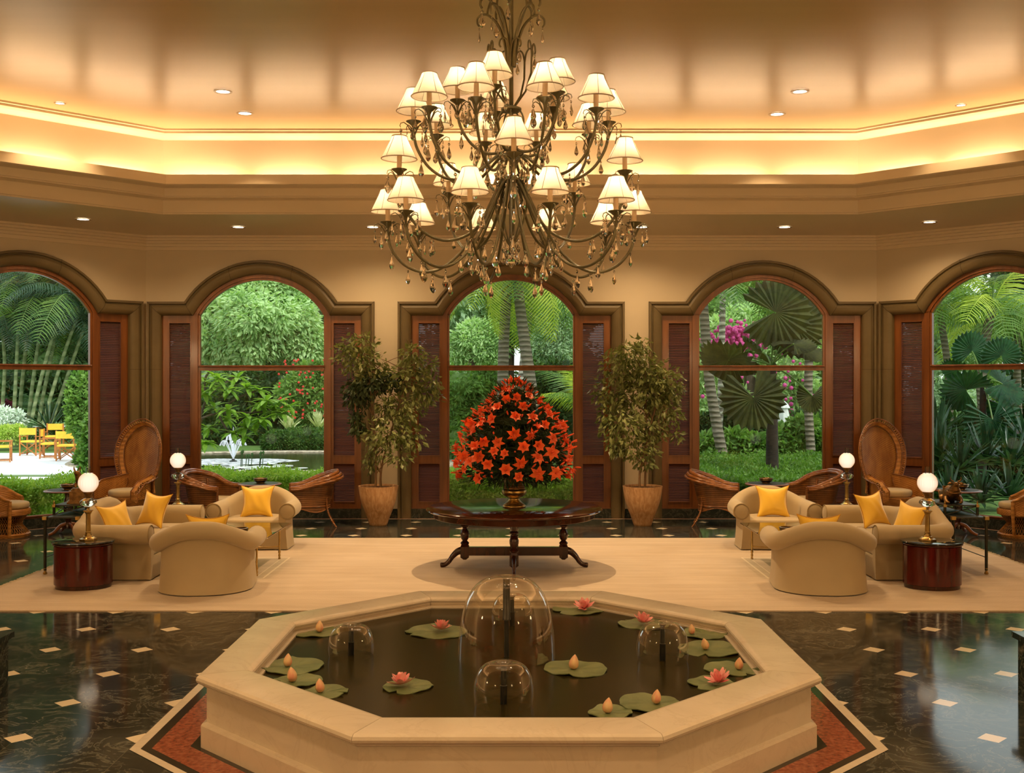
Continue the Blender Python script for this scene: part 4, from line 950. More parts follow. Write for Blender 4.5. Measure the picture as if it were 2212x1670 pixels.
# ---- barrel chair with an hourglass base (front towards -y)
def barrel(lab):
    r = thing('wicker_barrel_chair', lab, 'chair', group='low wicker barrel chairs')
    rg = lambda rad, z: [(rad*math.cos(a), rad*math.sin(a), z) for a in [2*PI*k/32 for k in range(32)]]
    MB().grid([rg(.30, 0), rg(.33, .0), rg(.34, .04), rg(.32, .055), rg(.29, .055)], close_v=True).build('foot_ring', M_wick, r)
    mb = MB()
    for k in range(44):
        a = 2*PI*k/44
        for sg in (-1, 1): mb.tube([(.32*math.cos(a), .32*math.sin(a), .05), (.20*math.cos(a+sg*.25), .20*math.sin(a+sg*.25), .2), (.30*math.cos(a+sg*.5), .30*math.sin(a+sg*.5), .34)], .004, 4)
    mb.build('base_lattice', M_cane, r)
    MB().grid([rg(.27, .06), rg(.14, .2), rg(.26, .33)], close_v=True).build('base_core', M_iron, r)
    MB().grid([rg(.29, .32), rg(.34, .34), rg(.345, .40), rg(.33, .43), rg(.02, .43)], close_v=True).build('seat_rim', M_wick, r)
    MB().slab([(.29*math.cos(a), -.03+.29*math.sin(a)) for a in [2*PI*k/28 for k in range(28)]], .43, .53, .035, .015).build('seat_cushion', M_cush, r, ang=60)
    rows = []; top = []
    for k in range(25):
        a = lerp(-.35, PI+.35, k/24); h = .56+.20*smooth((math.sin(a)+.5)/1.2); rr = .345
        rows.append([(rr*math.cos(a)*(1+.07*q), rr*math.sin(a)*(1+.10*q), lerp(.42, h, q)) for q in (0, .3, .6, .85, 1)]); top.append(rows[-1][-1])
    mb = MB(); mb.grid(rows); mb.grid([[(x*.95, y*.95, z) for x, y, z in rw[::-1]] for rw in rows]); mb.build('woven_back', M_wick, r, ang=70)
    MB().tube(top, .024, 8).build('rim_braid', M_cane, r)
    for e in (0, -1):
        p = Vector(top[e]); MB().tube([p, (p.x*1.0, p.y, .40), (p.x*.95, p.y*.9, .15), (p.x*.92, p.y*.85, .04)], .026, 8).build('front_post', M_cane, r)
    return r
ba = barrel('low wicker barrel chair cut off by the left edge of the photo'); ba.location = (-7.92, 16.95, 0); ba.rotation_euler = (0, 0, R(100))
dup(ba, (7.86, 16.93, 0), R(-112), 'low wicker barrel chair cut off by the right edge of the photo')
# ================================================================ chandelier
M_verd = mat('verdigris_iron', (.17, .145, .065, 1), .4, .3, c2=(.13, .11, .05, 1), ns=(20, 20, 20))
t = NT('lamp_shade_silk'); df = t.n('BsdfDiffuse', {0: (.85, .72, .52, 1)}); tr = t.n('BsdfTranslucent', {0: (1, .84, .60, 1)}); mx = t.n('MixShader', {0: .62, 1: df.outputs[0], 2: tr.outputs[0]})
t.t.links.new(mx.outputs[0], t.out.inputs[0]); M_shade = t.m
M_seam = mat('shade_trim', (.45, .32, .17, 1), .7); M_candle = mat('candle_sleeve', (.85, .62, .38, 1), .5)
t = NT('cut_crystal'); t.set(Base_Color=(1, .96, .9, 1), Roughness=.0, Transmission_Weight=1, IOR=1.5, Specular_IOR_Level=.9); M_cry = t.m
M_bulb = emit('bulb', (1, .85, .6, 1), 12)
ch = thing('chandelier', 'huge tiered verdigris chandelier with lit shades and crystal drops', 'chandelier', (-.035, 8.5, 0))
def crystal_geo(mb, p, s=1.0, rz=0, thin=False):
    M = Matrix.Translation(p) @ Matrix.Rotation(rz, 4, 'Z') @ Matrix.Diagonal((s*(.6 if thin else 1), s*.7*(.6 if thin else 1), s, 1))
    mb.lathe([(.001, -.003), (.010, -.011), (.010, -.019), (.001, -.027)], 6, M, cap=False)
    mb.lathe([(.001, -.028), (.009, -.048), (.020, -.078), (.021, -.090), (.013, -.106), (.001, -.116)], 7, M, cap=False)
    mb.lathe([(.0012, .012), (.0012, -.03)], 3, M)
CR = [MB(), MB(), MB()]
crystal_geo(CR[0], (0, 0, 0), 1.25); crystal_geo(CR[1], (0, 0, 0), 1.0); crystal_geo(CR[2], (0, 0, 0), 1.1, 0, True)
ME_cr = [c.mesh('crystal_drop', M_cry, False) for c in CR]
drops = []   # (x,y,z,variant)
MEs = {}
rr = [(.134, 0), (.120, .03), (.092, .085), (.066, .14), (.056, .170)]
MEs['lamp_shade'] = MB().lathe(rr, 36, cap=False).mesh('lamp_shade', M_shade, True, 80)
mb = MB()
for q in (0, -1): mb.tube([(rr[q][0]*math.cos(a), rr[q][0]*math.sin(a), rr[q][1]) for a in [2*PI*k/36 for k in range(36)]], .0045, 5, closed=True)
for k in range(6): mb.tube([((r+.001)*math.cos(k*PI/3), (r+.001)*math.sin(k*PI/3), z) for r, z in rr], .0021, 4)
MEs['shade_trim'] = mb.mesh('shade_trim', M_seam)
MEs['candle_sleeve'] = MB().lathe([(.0185, 0), (.0185, .115), (.015, .118), (.009, .12), (.009, .13), (.001, .13)], 16).mesh('candle_sleeve', M_candle)
MEs['bulb'] = MB().sphere((0, 0, .155), .020, 12, 8, (1, 1, 1.3)).mesh('bulb', M_bulb)
mb = MB().lathe([(.006, -.13), (.010, -.12), (.007, -.10), (.010, -.05), (.018, -.03), (.040, -.012), (.058, .0), (.060, .004), (.055, .006), (.03, 0), (.001, 0)], 22)
for k in range(5):
    a = 2*PI*k/5; ca, sa = math.cos(a), math.sin(a)
    mb.tube([(r*ca, r*sa, z) for r, z in ((.006, -.115), (.022, -.075), (.050, -.028), (.078, -.010), (.102, -.018), (.110, -.040), (.102, -.050))], [.005, .005, .0045, .004, .0035, .003, .002], 6)
MEs['bobeche'] = mb.mesh('bobeche', M_verd)
tiers = [(3.64, .96, [18+36*k for k in range(10)], [(.05, 3.98), (.11, 3.90), (.22, 3.68), (.36, 3.45), (.52, 3.30), (.68, 3.255), (.83, 3.31), (.93, 3.43), (.96, 3.54)]),
         (3.995, .90, [2+72*k for k in range(5)], [(.05, 4.02), (.10, 3.95), (.19, 3.72), (.33, 3.55), (.52, 3.48), (.70, 3.53), (.84, 3.68), (.895, 3.84), (.90, 3.91)]),
         (4.425, .76, [18+36*k for k in range(10)], [(.04, 4.16), (.10, 4.17), (.22, 4.08), (.36, 3.99), (.50, 3.985), (.64, 4.07), (.73, 4.21), (.76, 4.33)]),
         (4.60, .42, [-17+72*k for k in range(5)], [(.04, 4.22), (.10, 4.19), (.20, 4.19), (.31, 4.26), (.39, 4.38), (.42, 4.49)])]
armme = [MB().tube(cat_rom([(r, 0, z) for r, z in pts], 5), .0115, 8).mesh('arm', M_verd) for z, R_, an, pts in tiers]
rg = random.Random(4)
for ti, (zb, R_, angs, pts) in enumerate(tiers):
    for ai, deg in enumerate(angs):
        a = math.radians(deg)-PI/2+math.radians(rg.uniform(-2.5, 2.5)); arm = place('arm', armme[ti], ch, (0, 0, 0), (0, 0, a))
        loc = (R_*math.cos(0), 0, zb)
        for nm, dz in (('bobeche', 0), ('candle_sleeve', 0), ('bulb', 0), ('shade_trim', .082), ('lamp_shade', .082)):
            place(nm, MEs[nm], arm, (R_, 0, zb+dz), (rg.uniform(-.02, .02), rg.uniform(-.02, .02), rg.uniform(0, 6)) if nm != 'bobeche' else (0, 0, .4*ai))
        M = Matrix.Translation((-.035, 8.5, 0)) @ Matrix.Rotation(a, 4, 'Z')
        p = M @ Vector((R_, 0, zb+.155)); lamp('shade_light', 'POINT', p, 10, (1, .74, .46), shadow_soft_size=.024)
        for k in range(5):
            b = .4*ai+2*PI*k/5; q = Matrix.Rotation(a, 4, 'Z') @ Vector((R_+.102*math.cos(b), .102*math.sin(b), zb-.055)); drops.append((*q, rg.choice((0, 1, 1, 2))))
        P = cat_rom([(r, 0, z) for r, z in pts], 5)
        for f in ((.40, .58, .74, .88) if ti < 2 else (.45, .62, .8)):
            q = P[int(f*(len(P)-1))]; q = Matrix.Rotation(a, 4, 'Z') @ (q-Vector((0, 0, .018))); drops.append((*q, rg.choice((0, 0, 1))))
mb = MB().lathe([(.001, 3.42), (.012, 3.43), (.017, 3.46), (.017, 6.16), (.06, 6.17), (.09, 6.192)], 16)
mb.build('stem', M_verd, ch)
for z, r in ((3.98, .075), (4.165, .065), (4.53, .08)):
    MB().lathe([(.018, z-.03), (r*.8, z-.022), (r, z-.008), (r, z+.006), (r*.6, z+.02), (.018, z+.03)], 28).build('hub', M_verd, ch)
MB().lathe([(.001, 3.285), (.012, 3.30), (.036, 3.325), (.040, 3.345), (.030, 3.36), (.020, 3.37), (.026, 3.39), (.018, 3.41), (.006, 3.43)], 8).build('crystal_finial', M_cry, ch, smooth=False)
for k in range(5):   # tall scrolls springing from the stem
    a = 2*PI*k/5+.35; R3 = Matrix.Rotation(a, 3, 'Z')
    pts = [R3 @ Vector(p) for p in cat_rom([(.026, 0, 4.86), (.04, 0, 4.98), (.065, 0, 5.09), (.11, 0, 5.20), (.18, 0, 5.275), (.235, 0, 5.29), (.275, 0, 5.265), (.278, 0, 5.225), (.262, 0, 5.20)], 4)]
    MB().tube(pts, [.0135-.0002*i for i in range(len(pts))], 8).build('scroll', M_verd, ch); drops.append((*(R3 @ Vector((.262, 0, 5.195))), 2))
    pts = [R3 @ Vector(p) for p in cat_rom([(.02, 0, 5.60), (.08, 0, 5.50), (.15, 0, 5.42), (.19, 0, 5.33), (.195, 0, 5.28)], 4)]
    MB().tube(pts, .009, 8).build('scroll', M_verd, ch)
    a += .5; R3 = Matrix.Rotation(a, 3, 'Z'); pts = [R3 @ Vector(p) for p in cat_rom([(.022, 0, 4.98), (.04, 0, 5.08), (.08, 0, 5.20), (.13, 0, 5.32), (.19, 0, 5.385), (.235, 0, 5.37), (.245, 0, 5.33), (.232, 0, 5.30)], 4)]
    MB().tube(pts, .0095, 8).build('scroll', M_verd, ch); drops.append((*(R3 @ Vector((.232, 0, 5.295))), 0))
for k in range(5):   # paired curls and inner loops
    a = 2*PI*k/5+.9; R3 = Matrix.Rotation(a, 3, 'Z'); mb = MB()
    mb.tube([R3 @ Vector(p) for p in ((.03, 0, 4.55), (.12, 0, 4.66), (.165, 0, 4.80), (.17, 0, 4.96))], .008, 8)
    for sg in (-1, 1): mb.tube([R3 @ p for p in cat_rom([(.17, 0, 4.93), (.17, sg*.015, 5.0), (.17, sg*.045, 5.035), (.17, sg*.075, 5.02), (.17, sg*.083, 4.985), (.17, sg*.072, 4.965)], 4)], .007, 7)
    mb.build('curl', M_verd, ch); drops.append((*(R3 @ Vector((.17, .072, 4.96))), 1))
    for r0, z0, sc in ((.03, 3.95, 1), (.03, 4.55, .8)):
        pts = [R3 @ Vector((x*sc, 0, z0+z*sc)) for x, z in ((.02, -.02), (.10, -.06), (.13, -.16), (.10, -.30), (.05, -.42), (.02, -.48))]
        MB().tube([p for p in cat_rom(pts, 4)], .0075, 7).build('scroll', M_verd, ch)
    for zz in (3.46, 3.52, 3.86, 4.08): drops.append((*(R3 @ Vector((.06+.05*(zz > 3.6), 0, zz))), rg.choice((0, 1))))
drops.sort(key=lambda d: d[1])
for d in drops[:100]:
    place('crystal_drop', ME_cr[d[3]], ch, d[:3], (rg.uniform(-.06, .06), rg.uniform(-.06, .06), rg.uniform(0, 6)))
mb = MB()
for d in drops[100:]: crystal_geo(mb, d[:3], (1.25, 1, 1.1)[d[3]], rg.uniform(0, 6), d[3] == 2)
o = mb.build('crystal_drops', M_cry, ch, smooth=False); o['kind'] = 'stuff'

# ================================================================ potted fig trees
M_fig = leafmat('weeping_fig_leaf', (.13, .165, .05, 1), (.27, .30, .125, 1), 5, .25, .25); M_bark = mat('fig_bark', (.22, .13, .06, 1), .8, c2=(.14, .08, .035, 1), ns=(20, 20, 4))
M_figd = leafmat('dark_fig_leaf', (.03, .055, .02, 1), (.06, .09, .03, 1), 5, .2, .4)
t = NT('textured_terracotta'); v = t.obj((26, 26, 7)); f = t.noise(1, v, detail=3, dist=.6); t.set(Base_Color=t.mix(t.ramp(f, [(.4, (0, 0, 0, 1)), (.6, (1, 1, 1, 1))]), (.62, .38, .20, 1), (.48, .26, .11, 1)), Roughness=.6); t.bump(f, .6, .012); M_pot = t.m
M_soil = mat('potting_soil', (.05, .025, .012, 1), 1, c2=(.10, .05, .02, 1), ns=(40, 40, 40), bump=1, bscale=(50, 50, 50))
def fig(X, Y, blobs, dark, lab_t, lab_p, n, seed, lean):
    p = thing('plant_pot', lab_p, 'pot', (X, Y, 0), group='tapered terracotta pots')
    pr = cat_rom([(.135, 0, 0), (.15, 0, .012), (.185, 0, .12), (.25, 0, .28), (.30, 0, .45), (.33, 0, .645), (.333, 0, .655), (.322, 0, .658), (.31, 0, .64), (.30, 0, .56)], 3)
    MB().lathe([(q.x, q.z) for q in pr], 44, cap=False).build('pot_body', M_pot, p); MB().lathe([(.305, .62), (.2, .635), (.001, .64)], 30).build('soil', M_soil, p)
    tr = thing('fig_tree', lab_t, 'potted tree', (X, Y, .64), group='potted weeping figs')
    toL = lambda px, py, rx, ry, rz=None: ((px-1114)/2350*Y-X, random.Random(px*7+py).uniform(-.14, .14), 2.4-(py-825)*Y/2350-.64, rx*Y/2350, min(.34, .6*rx*Y/2350+.08), ry*Y/2350)
    B = [toL(*b) for b in blobs]; D = [toL(*b) for b in dark]
    place('foliage', foliage('foliage', M_fig, B, n, .098, seed, .5, .9, False, .25, .0), tr)
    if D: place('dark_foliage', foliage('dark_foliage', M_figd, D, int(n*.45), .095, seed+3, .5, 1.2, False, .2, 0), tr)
    rg = random.Random(seed)
    for k in range(len(lean)):
        x0 = -.05+.09*k; tip = B[lean[k]]; pts = cat_rom([(x0, 0, -.03), (x0+.01, 0, .3), (lerp(x0, tip[0], .25)+.02, 0, tip[2]*.45), (lerp(x0, tip[0], .6), 0, tip[2]*.75), (tip[0], 0, tip[2])], 5)
        tk = MB().tube(pts, [lerp(.022, .006, i/(len(pts)-1)) for i in range(len(pts))], 8).build('trunk', M_bark, tr)
        for b in B+D:
            i = min(range(4, len(pts)-2), key=lambda i: abs(pts[i].z-(b[2]-.35))+.2*abs(pts[i].x-b[0])); s = pts[i]; e = Vector(b[:3])
            if k != (B+D).index(b) % len(lean): continue
            MB().tube(bez([s, s.lerp(e, .4)+Vector((0, 0, .15)), e], 8), [.010-.0009*j for j in range(9)], 6).build('branch', M_bark, tr)
fig(-2.30, 18.22, [(775, 742, 34, 22), (760, 775, 36, 28), (795, 790, 38, 32), (745, 755, 22, 12), (890, 765, 22, 22), (900, 790, 36, 28), (875, 815, 42, 30), (915, 850, 34, 28), (870, 880, 42, 34), (840, 930, 48, 34), (885, 940, 34, 30), (815, 965, 24, 26), (865, 985, 26, 20), (832, 880, 26, 40), (930, 815, 22, 40), (798, 1000, 14, 18)],
    [(770, 850, 28, 38), (772, 915, 14, 28), (840, 822, 28, 18), (800, 830, 34, 24)], 'V-shaped weeping fig with dark hanging leaves in the left pot', 'tapered terracotta pot left of the centre window', 2500, 5, (2, 5))
fig(2.12, 18.18, [(1385, 742, 22, 12), (1360, 765, 46, 22), (1340, 800, 44, 30), (1395, 800, 46, 32), (1440, 820, 34, 26), (1320, 850, 36, 36), (1375, 860, 48, 40), (1430, 865, 36, 36), (1455, 845, 22, 20), (1350, 920, 44, 34), (1405, 925, 38, 30), (1310, 900, 20, 36), (1450, 895, 20, 22), (1375, 970, 42, 26), (1395, 1000, 18, 16), (1462, 940, 12, 14), (1330, 960, 22, 20), (1402, 830, 40, 40)],
    [], 'full rounded weeping fig in the right pot', 'tapered terracotta pot right of the centre window', 3600, 9, (4, 3))
# ================================================================ garden
def E(px, py, d): return ((px-1114)/2350*d, d, 2.4-(py-825)/2350*d)
M_lawn = NT('lawn'); v = M_lawn.obj(); M_lawn.set(Base_Color=M_lawn.mix(M_lawn.noise(3, v, detail=8), S(96, 128, 48), S(62, 98, 30)), Roughness=.95); M_lawn.bump(M_lawn.noise(30, v), .8, .05); M_lawn = M_lawn.m
struct(MB().box(-70, 70, 19.6, 90, -.3, -.02).build('ground', M_lawn, smooth=False))
L_dark = leafmat('dark_leaf', S(34, 62, 26), S(66, 100, 44), 1.5); L_mid = leafmat('mid_leaf', S(82, 124, 50), S(136, 172, 86), 1.5)
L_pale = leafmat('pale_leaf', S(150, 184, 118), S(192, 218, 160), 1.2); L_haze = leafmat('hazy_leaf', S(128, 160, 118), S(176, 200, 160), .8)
L_hedge = leafmat('hedge_leaf', S(116, 156, 50), S(176, 205, 92), 6); L_dkh = leafmat('dark_hedge_leaf', S(48, 84, 30), S(86, 122, 48), 5)
L_lime = leafmat('lime_leaf', S(170, 196, 84), S(204, 220, 120), 4); L_white = leafmat('silver_leaf', S(205, 222, 205), S(235, 244, 232), 4, .1); L_plum = leafmat('plum_leaf', S(96, 30, 52), S(140, 60, 84), 4)
L_palm = leafmat('fan_palm_leaf', S(46, 50, 18), S(72, 76, 30), 2, .3, .75); L_frond = leafmat('palm_frond_leaf', S(74, 112, 52), S(126, 156, 74), 1, .4, .4); L_yel = leafmat('yellow_frond_leaf', S(150, 176, 50), S(196, 206, 84), 1, .45)  # last one: yellow-green fronds
L_frdk = leafmat('dark_frond_leaf', S(38, 66, 44), S(70, 98, 70), 1, .3, .4)  # darker bluish-green fronds
M_trunk = mat('tree_bark', S(92, 80, 66), .9, c2=S(60, 52, 42), ns=(8, 8, 3), bump=.5, bscale=(20, 20, 8))
def ringed(name, a, b, k):
    t = NT(name); s = t.n('SeparateXYZ', {0: t.obj()}); w = t.math('SINE', t.math('ADD', t.math('MULTIPLY', s.outputs[2], k), t.math('MULTIPLY', t.noise(3, t.obj()), 4)))
    t.set(Base_Color=t.mix(t.ramp(w, [(.0, (0, 0, 0, 1)), (.5, (1, 1, 1, 1))]), a, b), Roughness=.9); t.bump(w, .6, .03); return t.m
M_ptr = ringed('ringed_palm_bark', S(96, 88, 72), S(128, 120, 102), 46); M_ptw = ringed('pale_palm_bark', S(120, 112, 100), S(190, 184, 168), 30); M_cane2 = ringed('green_cane', S(120, 134, 88), S(150, 160, 116), 16)
def tree(lab, me, x, y, sc=1, rz=0, trunk=None, group=None, cat='tree', name='tree', bark=None, part='crown'):
    r = thing(name, lab, cat, (x, y, -.02), rz, group); r.scale = (sc, sc, sc); place(part, me, r)
    if trunk: MB().tube(*trunk).build('trunk', bark or M_trunk, r)
    return r
def blobset(seed, R_, H, z0, n, rr=(.9, 1.5)):
    g = random.Random(seed); return [(g.uniform(-R_, R_), g.uniform(-R_*.6, R_*.6), z0+g.random()*H, g.uniform(*rr), g.uniform(*rr), g.uniform(*rr)*.8) for _ in range(n)]
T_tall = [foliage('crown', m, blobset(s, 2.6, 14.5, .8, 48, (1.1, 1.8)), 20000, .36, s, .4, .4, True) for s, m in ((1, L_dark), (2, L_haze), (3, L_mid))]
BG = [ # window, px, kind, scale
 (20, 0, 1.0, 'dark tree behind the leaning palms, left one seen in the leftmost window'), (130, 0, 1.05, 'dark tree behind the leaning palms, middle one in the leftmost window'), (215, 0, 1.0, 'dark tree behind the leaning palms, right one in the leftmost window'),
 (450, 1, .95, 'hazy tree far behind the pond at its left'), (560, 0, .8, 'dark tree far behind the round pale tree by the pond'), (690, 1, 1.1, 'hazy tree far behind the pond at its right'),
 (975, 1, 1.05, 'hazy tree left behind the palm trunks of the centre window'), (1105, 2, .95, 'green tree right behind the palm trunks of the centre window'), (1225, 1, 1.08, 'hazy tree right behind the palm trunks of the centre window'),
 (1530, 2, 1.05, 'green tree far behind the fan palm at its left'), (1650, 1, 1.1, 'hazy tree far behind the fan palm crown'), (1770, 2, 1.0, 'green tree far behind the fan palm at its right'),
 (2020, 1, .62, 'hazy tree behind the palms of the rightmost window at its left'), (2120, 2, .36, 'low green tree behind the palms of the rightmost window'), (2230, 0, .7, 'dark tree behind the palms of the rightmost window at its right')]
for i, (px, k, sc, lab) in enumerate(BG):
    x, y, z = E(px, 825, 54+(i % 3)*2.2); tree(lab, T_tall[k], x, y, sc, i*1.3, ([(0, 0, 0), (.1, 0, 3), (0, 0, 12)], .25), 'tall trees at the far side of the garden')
def mass(name, lab, cat, mt, px_blobs, d, n, leaf, seed, group=None, trunk=None, asp=.42, droop=.3, part='foliage', dr=.6, bark=None, shell=.75, lump=True):
    cx = sum(b[0] for b in px_blobs)/len(px_blobs); x0 = (cx-1114)/2350*d; g = random.Random(seed); B = []
    for px, py, rx, ry in px_blobs:
        x, y, z = E(px, py, d); q = d/2350; b = (x-x0, g.uniform(-.5, .5)*rx*q*.8, z, rx*q, max(.2, rx*q*dr), ry*q); B.append(b)
        for _ in range(7 if lump else 0):
            v = Vector([g.gauss(0, 1) for _ in range(3)]).normalized(); v.y = -abs(v.y)*.8 if g.random() < .7 else v.y; k = g.uniform(.25, .42)
            B.append((b[0]+v.x*b[3]*.9, b[1]+v.y*b[4]*.9, b[2]+v.z*b[5]*.9, b[3]*k, b[4]*k, b[5]*k))
    r = thing(name, lab, cat, (x0, d, 0), group=group); place(part, foliage(part, mt, B, n, leaf, seed, asp, droop, True, shell), r)
    if trunk: MB().tube([Vector((E(px, py, d)[0]-x0, 0, max(0, E(px, py, d)[2]))) for px, py in trunk[0]], trunk[1], 8).build('trunk', bark or M_trunk, r)
    return r
# --- pond window
mass('tree', 'big round pale green tree filling the top of the pond window', 'tree', L_pale, [(565, 690, 85, 60), (500, 690, 60, 50), (630, 700, 60, 50), (540, 640, 60, 35), (600, 640, 50, 36), (480, 740, 55, 36), (560, 745, 70, 34), (640, 752, 52, 32), (670, 735, 30, 30), (455, 700, 35, 40), (530, 620, 30, 20), (590, 615, 34, 16)], 44, 22000, .27, 31, trunk=([(575, 990), (575, 850), (565, 740)], [.35, .3, .25]), droop=.7, dr=.9, asp=.42)
mass('bush', 'dark shrubbery under the pale tree behind the pond', 'shrub', L_dark, [(600, 830, 50, 40), (540, 850, 60, 44), (640, 870, 50, 50), (470, 880, 60, 60), (560, 930, 70, 36), (445, 960, 40, 18), (480, 930, 40, 30)], 42, 7000, .24, 32, trunk=([(560, 980), (600, 900)], .12))
mass('bush', 'red-flowering green bush right of the pond', 'shrub', L_mid, [(670, 820, 40, 36), (640, 850, 40, 36), (690, 870, 36, 40), (660, 895, 44, 30), (620, 880, 26, 22)], 40.5, 6500, .2, 33)
g = random.Random(2); mb = MB()
for i in range(70):
    x, y, z = E(g.uniform(600, 705), g.uniform(775, 905), 40.5-g.uniform(.9, 1.4)); mb.sphere((x, y, z), .045, 5, 4)
tag(mb.build('red_blossoms', mat('red_blossom', S(205, 50, 36), .6)), 'small red blossoms scattered over the bush right of the pond', 'flowers', kind='stuff')
hd = mass('hedge', 'clipped dark green box hedge on the far bank of the pond', 'hedge', L_dkh, [(600, 952, 34, 22), (640, 950, 40, 24), (685, 950, 40, 24), (580, 958, 16, 18), (730, 952, 40, 22)], 38.2, 9000, .10, 34, shell=.9, lump=False)
def spiky(lab, px, py, d, L, seed, mt, group, n=34, name='agave', w=.07, up=.45, cat='plant'):
    x, y, z = E(px, py, d); r = thing(name, lab, cat, (x, y, max(0, z-.15)), group=group); g = random.Random(seed); mb = MB()
    for i in range(n):
        a = 2*PI*i/n+g.uniform(-.2, .2); e = g.uniform(up, 1.45); l = L*g.uniform(.8, 1.1); rows = []
        for j in range(6):
            t_ = j/5; rr = l*t_*math.cos(e); zz = l*t_*math.sin(e)-l*.18*t_*t_*math.cos(e); ww = w*(1-t_)**.7*(.6+t_); rows.append([(rr*math.cos(a)-s*ww*math.sin(a), rr*math.sin(a)+s*ww*math.cos(a), zz+abs(s)*.02) for s in (-1, 0, 1)])
        mb.grid(rows)
    mb.build('rosette', mt, r, ang=70); return r
M_agave = leafmat('striped_agave_leaf', S(176, 190, 130), S(226, 228, 180), 6, .2)
spiky('variegated agave behind the clipped hedge, left one', 625, 925, 39.3, .75, 1, M_agave, 'variegated agaves behind the hedge'); spiky('variegated agave behind the clipped hedge, right one', 688, 920, 39.6, .75, 2, M_agave, 'variegated agaves behind the hedge')
# pond
t = NT('pond_outside'); t.set(Base_Color=(.035, .04, .012, 1), Roughness=.12, IOR=1.33); t.bump(t.noise(3, t.obj((1, 2, 1)), detail=3), .12, .03); M_pond = t.m
N = 60; pc = (-7.4, 32.9); el = lambda a, b, z: [(pc[0]+a*math.cos(2*PI*k/N), pc[1]+b*math.sin(2*PI*k/N), z) for k in range(N)]
tag(MB().add(el(5.4, 4.1, 0.005), [tuple(range(N))]).build('pond', M_pond, smooth=False), 'round ornamental garden pond seen through the second window', 'pond')
tag(MB().grid([el(5.3, 4.0, .012), el(5.45, 4.15, .05), el(5.9, 4.6, .04), el(6.0, 4.7, -.02)], close_v=True).build('pebble_bank', mat('pebbles', S(190, 176, 150), .9, c2=S(110, 96, 76), ns=(9, 9, 9), bump=1, bscale=(12, 12, 12))), 'ring of pebbles round the garden pond', 'pebbles', kind='stuff')
t = NT('water_spray'); tr = t.n('BsdfTransparent', {}); df = t.n('BsdfDiffuse', {0: (.93, .95, 1, 1)}); df2 = t.n('BsdfTranslucent', {0: (.93, .95, 1, 1)}); ad = t.n('MixShader', {0: .5, 1: df.outputs[0], 2: df2.outputs[0]})
mx = t.n('MixShader', {0: .42, 1: tr.outputs[0], 2: ad.outputs[0]}); t.t.links.new(mx.outputs[0], t.out.inputs[0]); M_spray = t.m
fx, fy, _ = E(504, 997, 32.6); fj = thing('fountain_jet', 'white fan of water jets rising from the garden pond', 'fountain', (fx, fy, 0))
MB().lathe([(.10, 0), (.12, .03), (.05, .06), (.05, .09)], 14).build('nozzle', M_pipe, fj)
for k in range(18):
    a = 2*PI*k/18; q = .14 if k % 2 else .26; H = .82 if k % 2 else .62
    MB().tube(cat_rom([(0, 0, .08), (q*.5*math.cos(a), q*.5*math.sin(a), H*.6), (q*math.cos(a), q*math.sin(a), H), (q*1.25*math.cos(a), q*1.25*math.sin(a), H*1.0), (q*1.5*math.cos(a), q*1.5*math.sin(a), H*.8)], 4), [.009+.0009*i for i in range(17)], 6).build('water_jet', M_spray, fj)
MB().tube([(0, 0, .08), (0, 0, .7), (0, 0, 1.05)], [.03, .02, .008], 6).build('water_jet', M_spray, fj)
M_foam = mat('foam', (.92, .94, 1, 1), .5)
g = random.Random(8); mb = MB(); rr = [1.35*(1+.1*math.sin(3*a)+.06*math.sin(7*a)) for a in [2*PI*k/40 for k in range(40)]]
t = NT('foam_patch'); tr = t.n('BsdfTransparent', {}); t.set(Base_Color=(.92, .95, 1, 1), Roughness=.6); mx = t.n('MixShader', {0: t.ramp(t.noise(5, t.obj((1, 2, 1)), detail=5), [(.38, (.1,)*3+(1,)), (.62, (.9,)*3+(1,))]), 1: tr.outputs[0], 2: t.b.outputs[0]}); t.t.links.new(mx.outputs[0], t.out.inputs[0])
MB().add([(rr[k]*1.3*math.cos(2*PI*k/40), rr[k]*math.sin(2*PI*k/40)*1.0, .012) for k in range(40)], [tuple(range(40))]).build('foam', t.m, fj, smooth=False)
# white lily pads on the pond
mb = MB(); 
for i in range(60):
    px, py = g.gauss(545, 42), g.gauss(1011, 4); x, y, z = E(px, py, 2.4*2350/(py-825)); r_ = g.uniform(.12, .2); mb.add([(x+r_*math.cos(2*PI*k/9), y+r_*math.sin(2*PI*k/9), .014+.0004*i) for k in range(9)], [tuple(range(9))])
tag(mb.build('floating_leaves', mat('pale_floating_leaf', S(232, 238, 226), .4)), 'patch of pale floating leaves at the near side of the garden pond', 'water plants', kind='stuff')
r = thing('water_plant', 'thin upright stems with buds standing in the garden pond', 'plant', E(543, 1008, 30.5)[:2]+(0,)); mb = MB()
for i in range(9):
    x = g.uniform(-.35, .35); h = g.uniform(.2, .5); mb.tube([(x, 0, 0), (x+.03, 0, h)], .012, 5); mb.sphere((x+.03, 0, h), .035, 6, 5, (1, 1, 1.6))
mb.build('stems', L_dark, r)
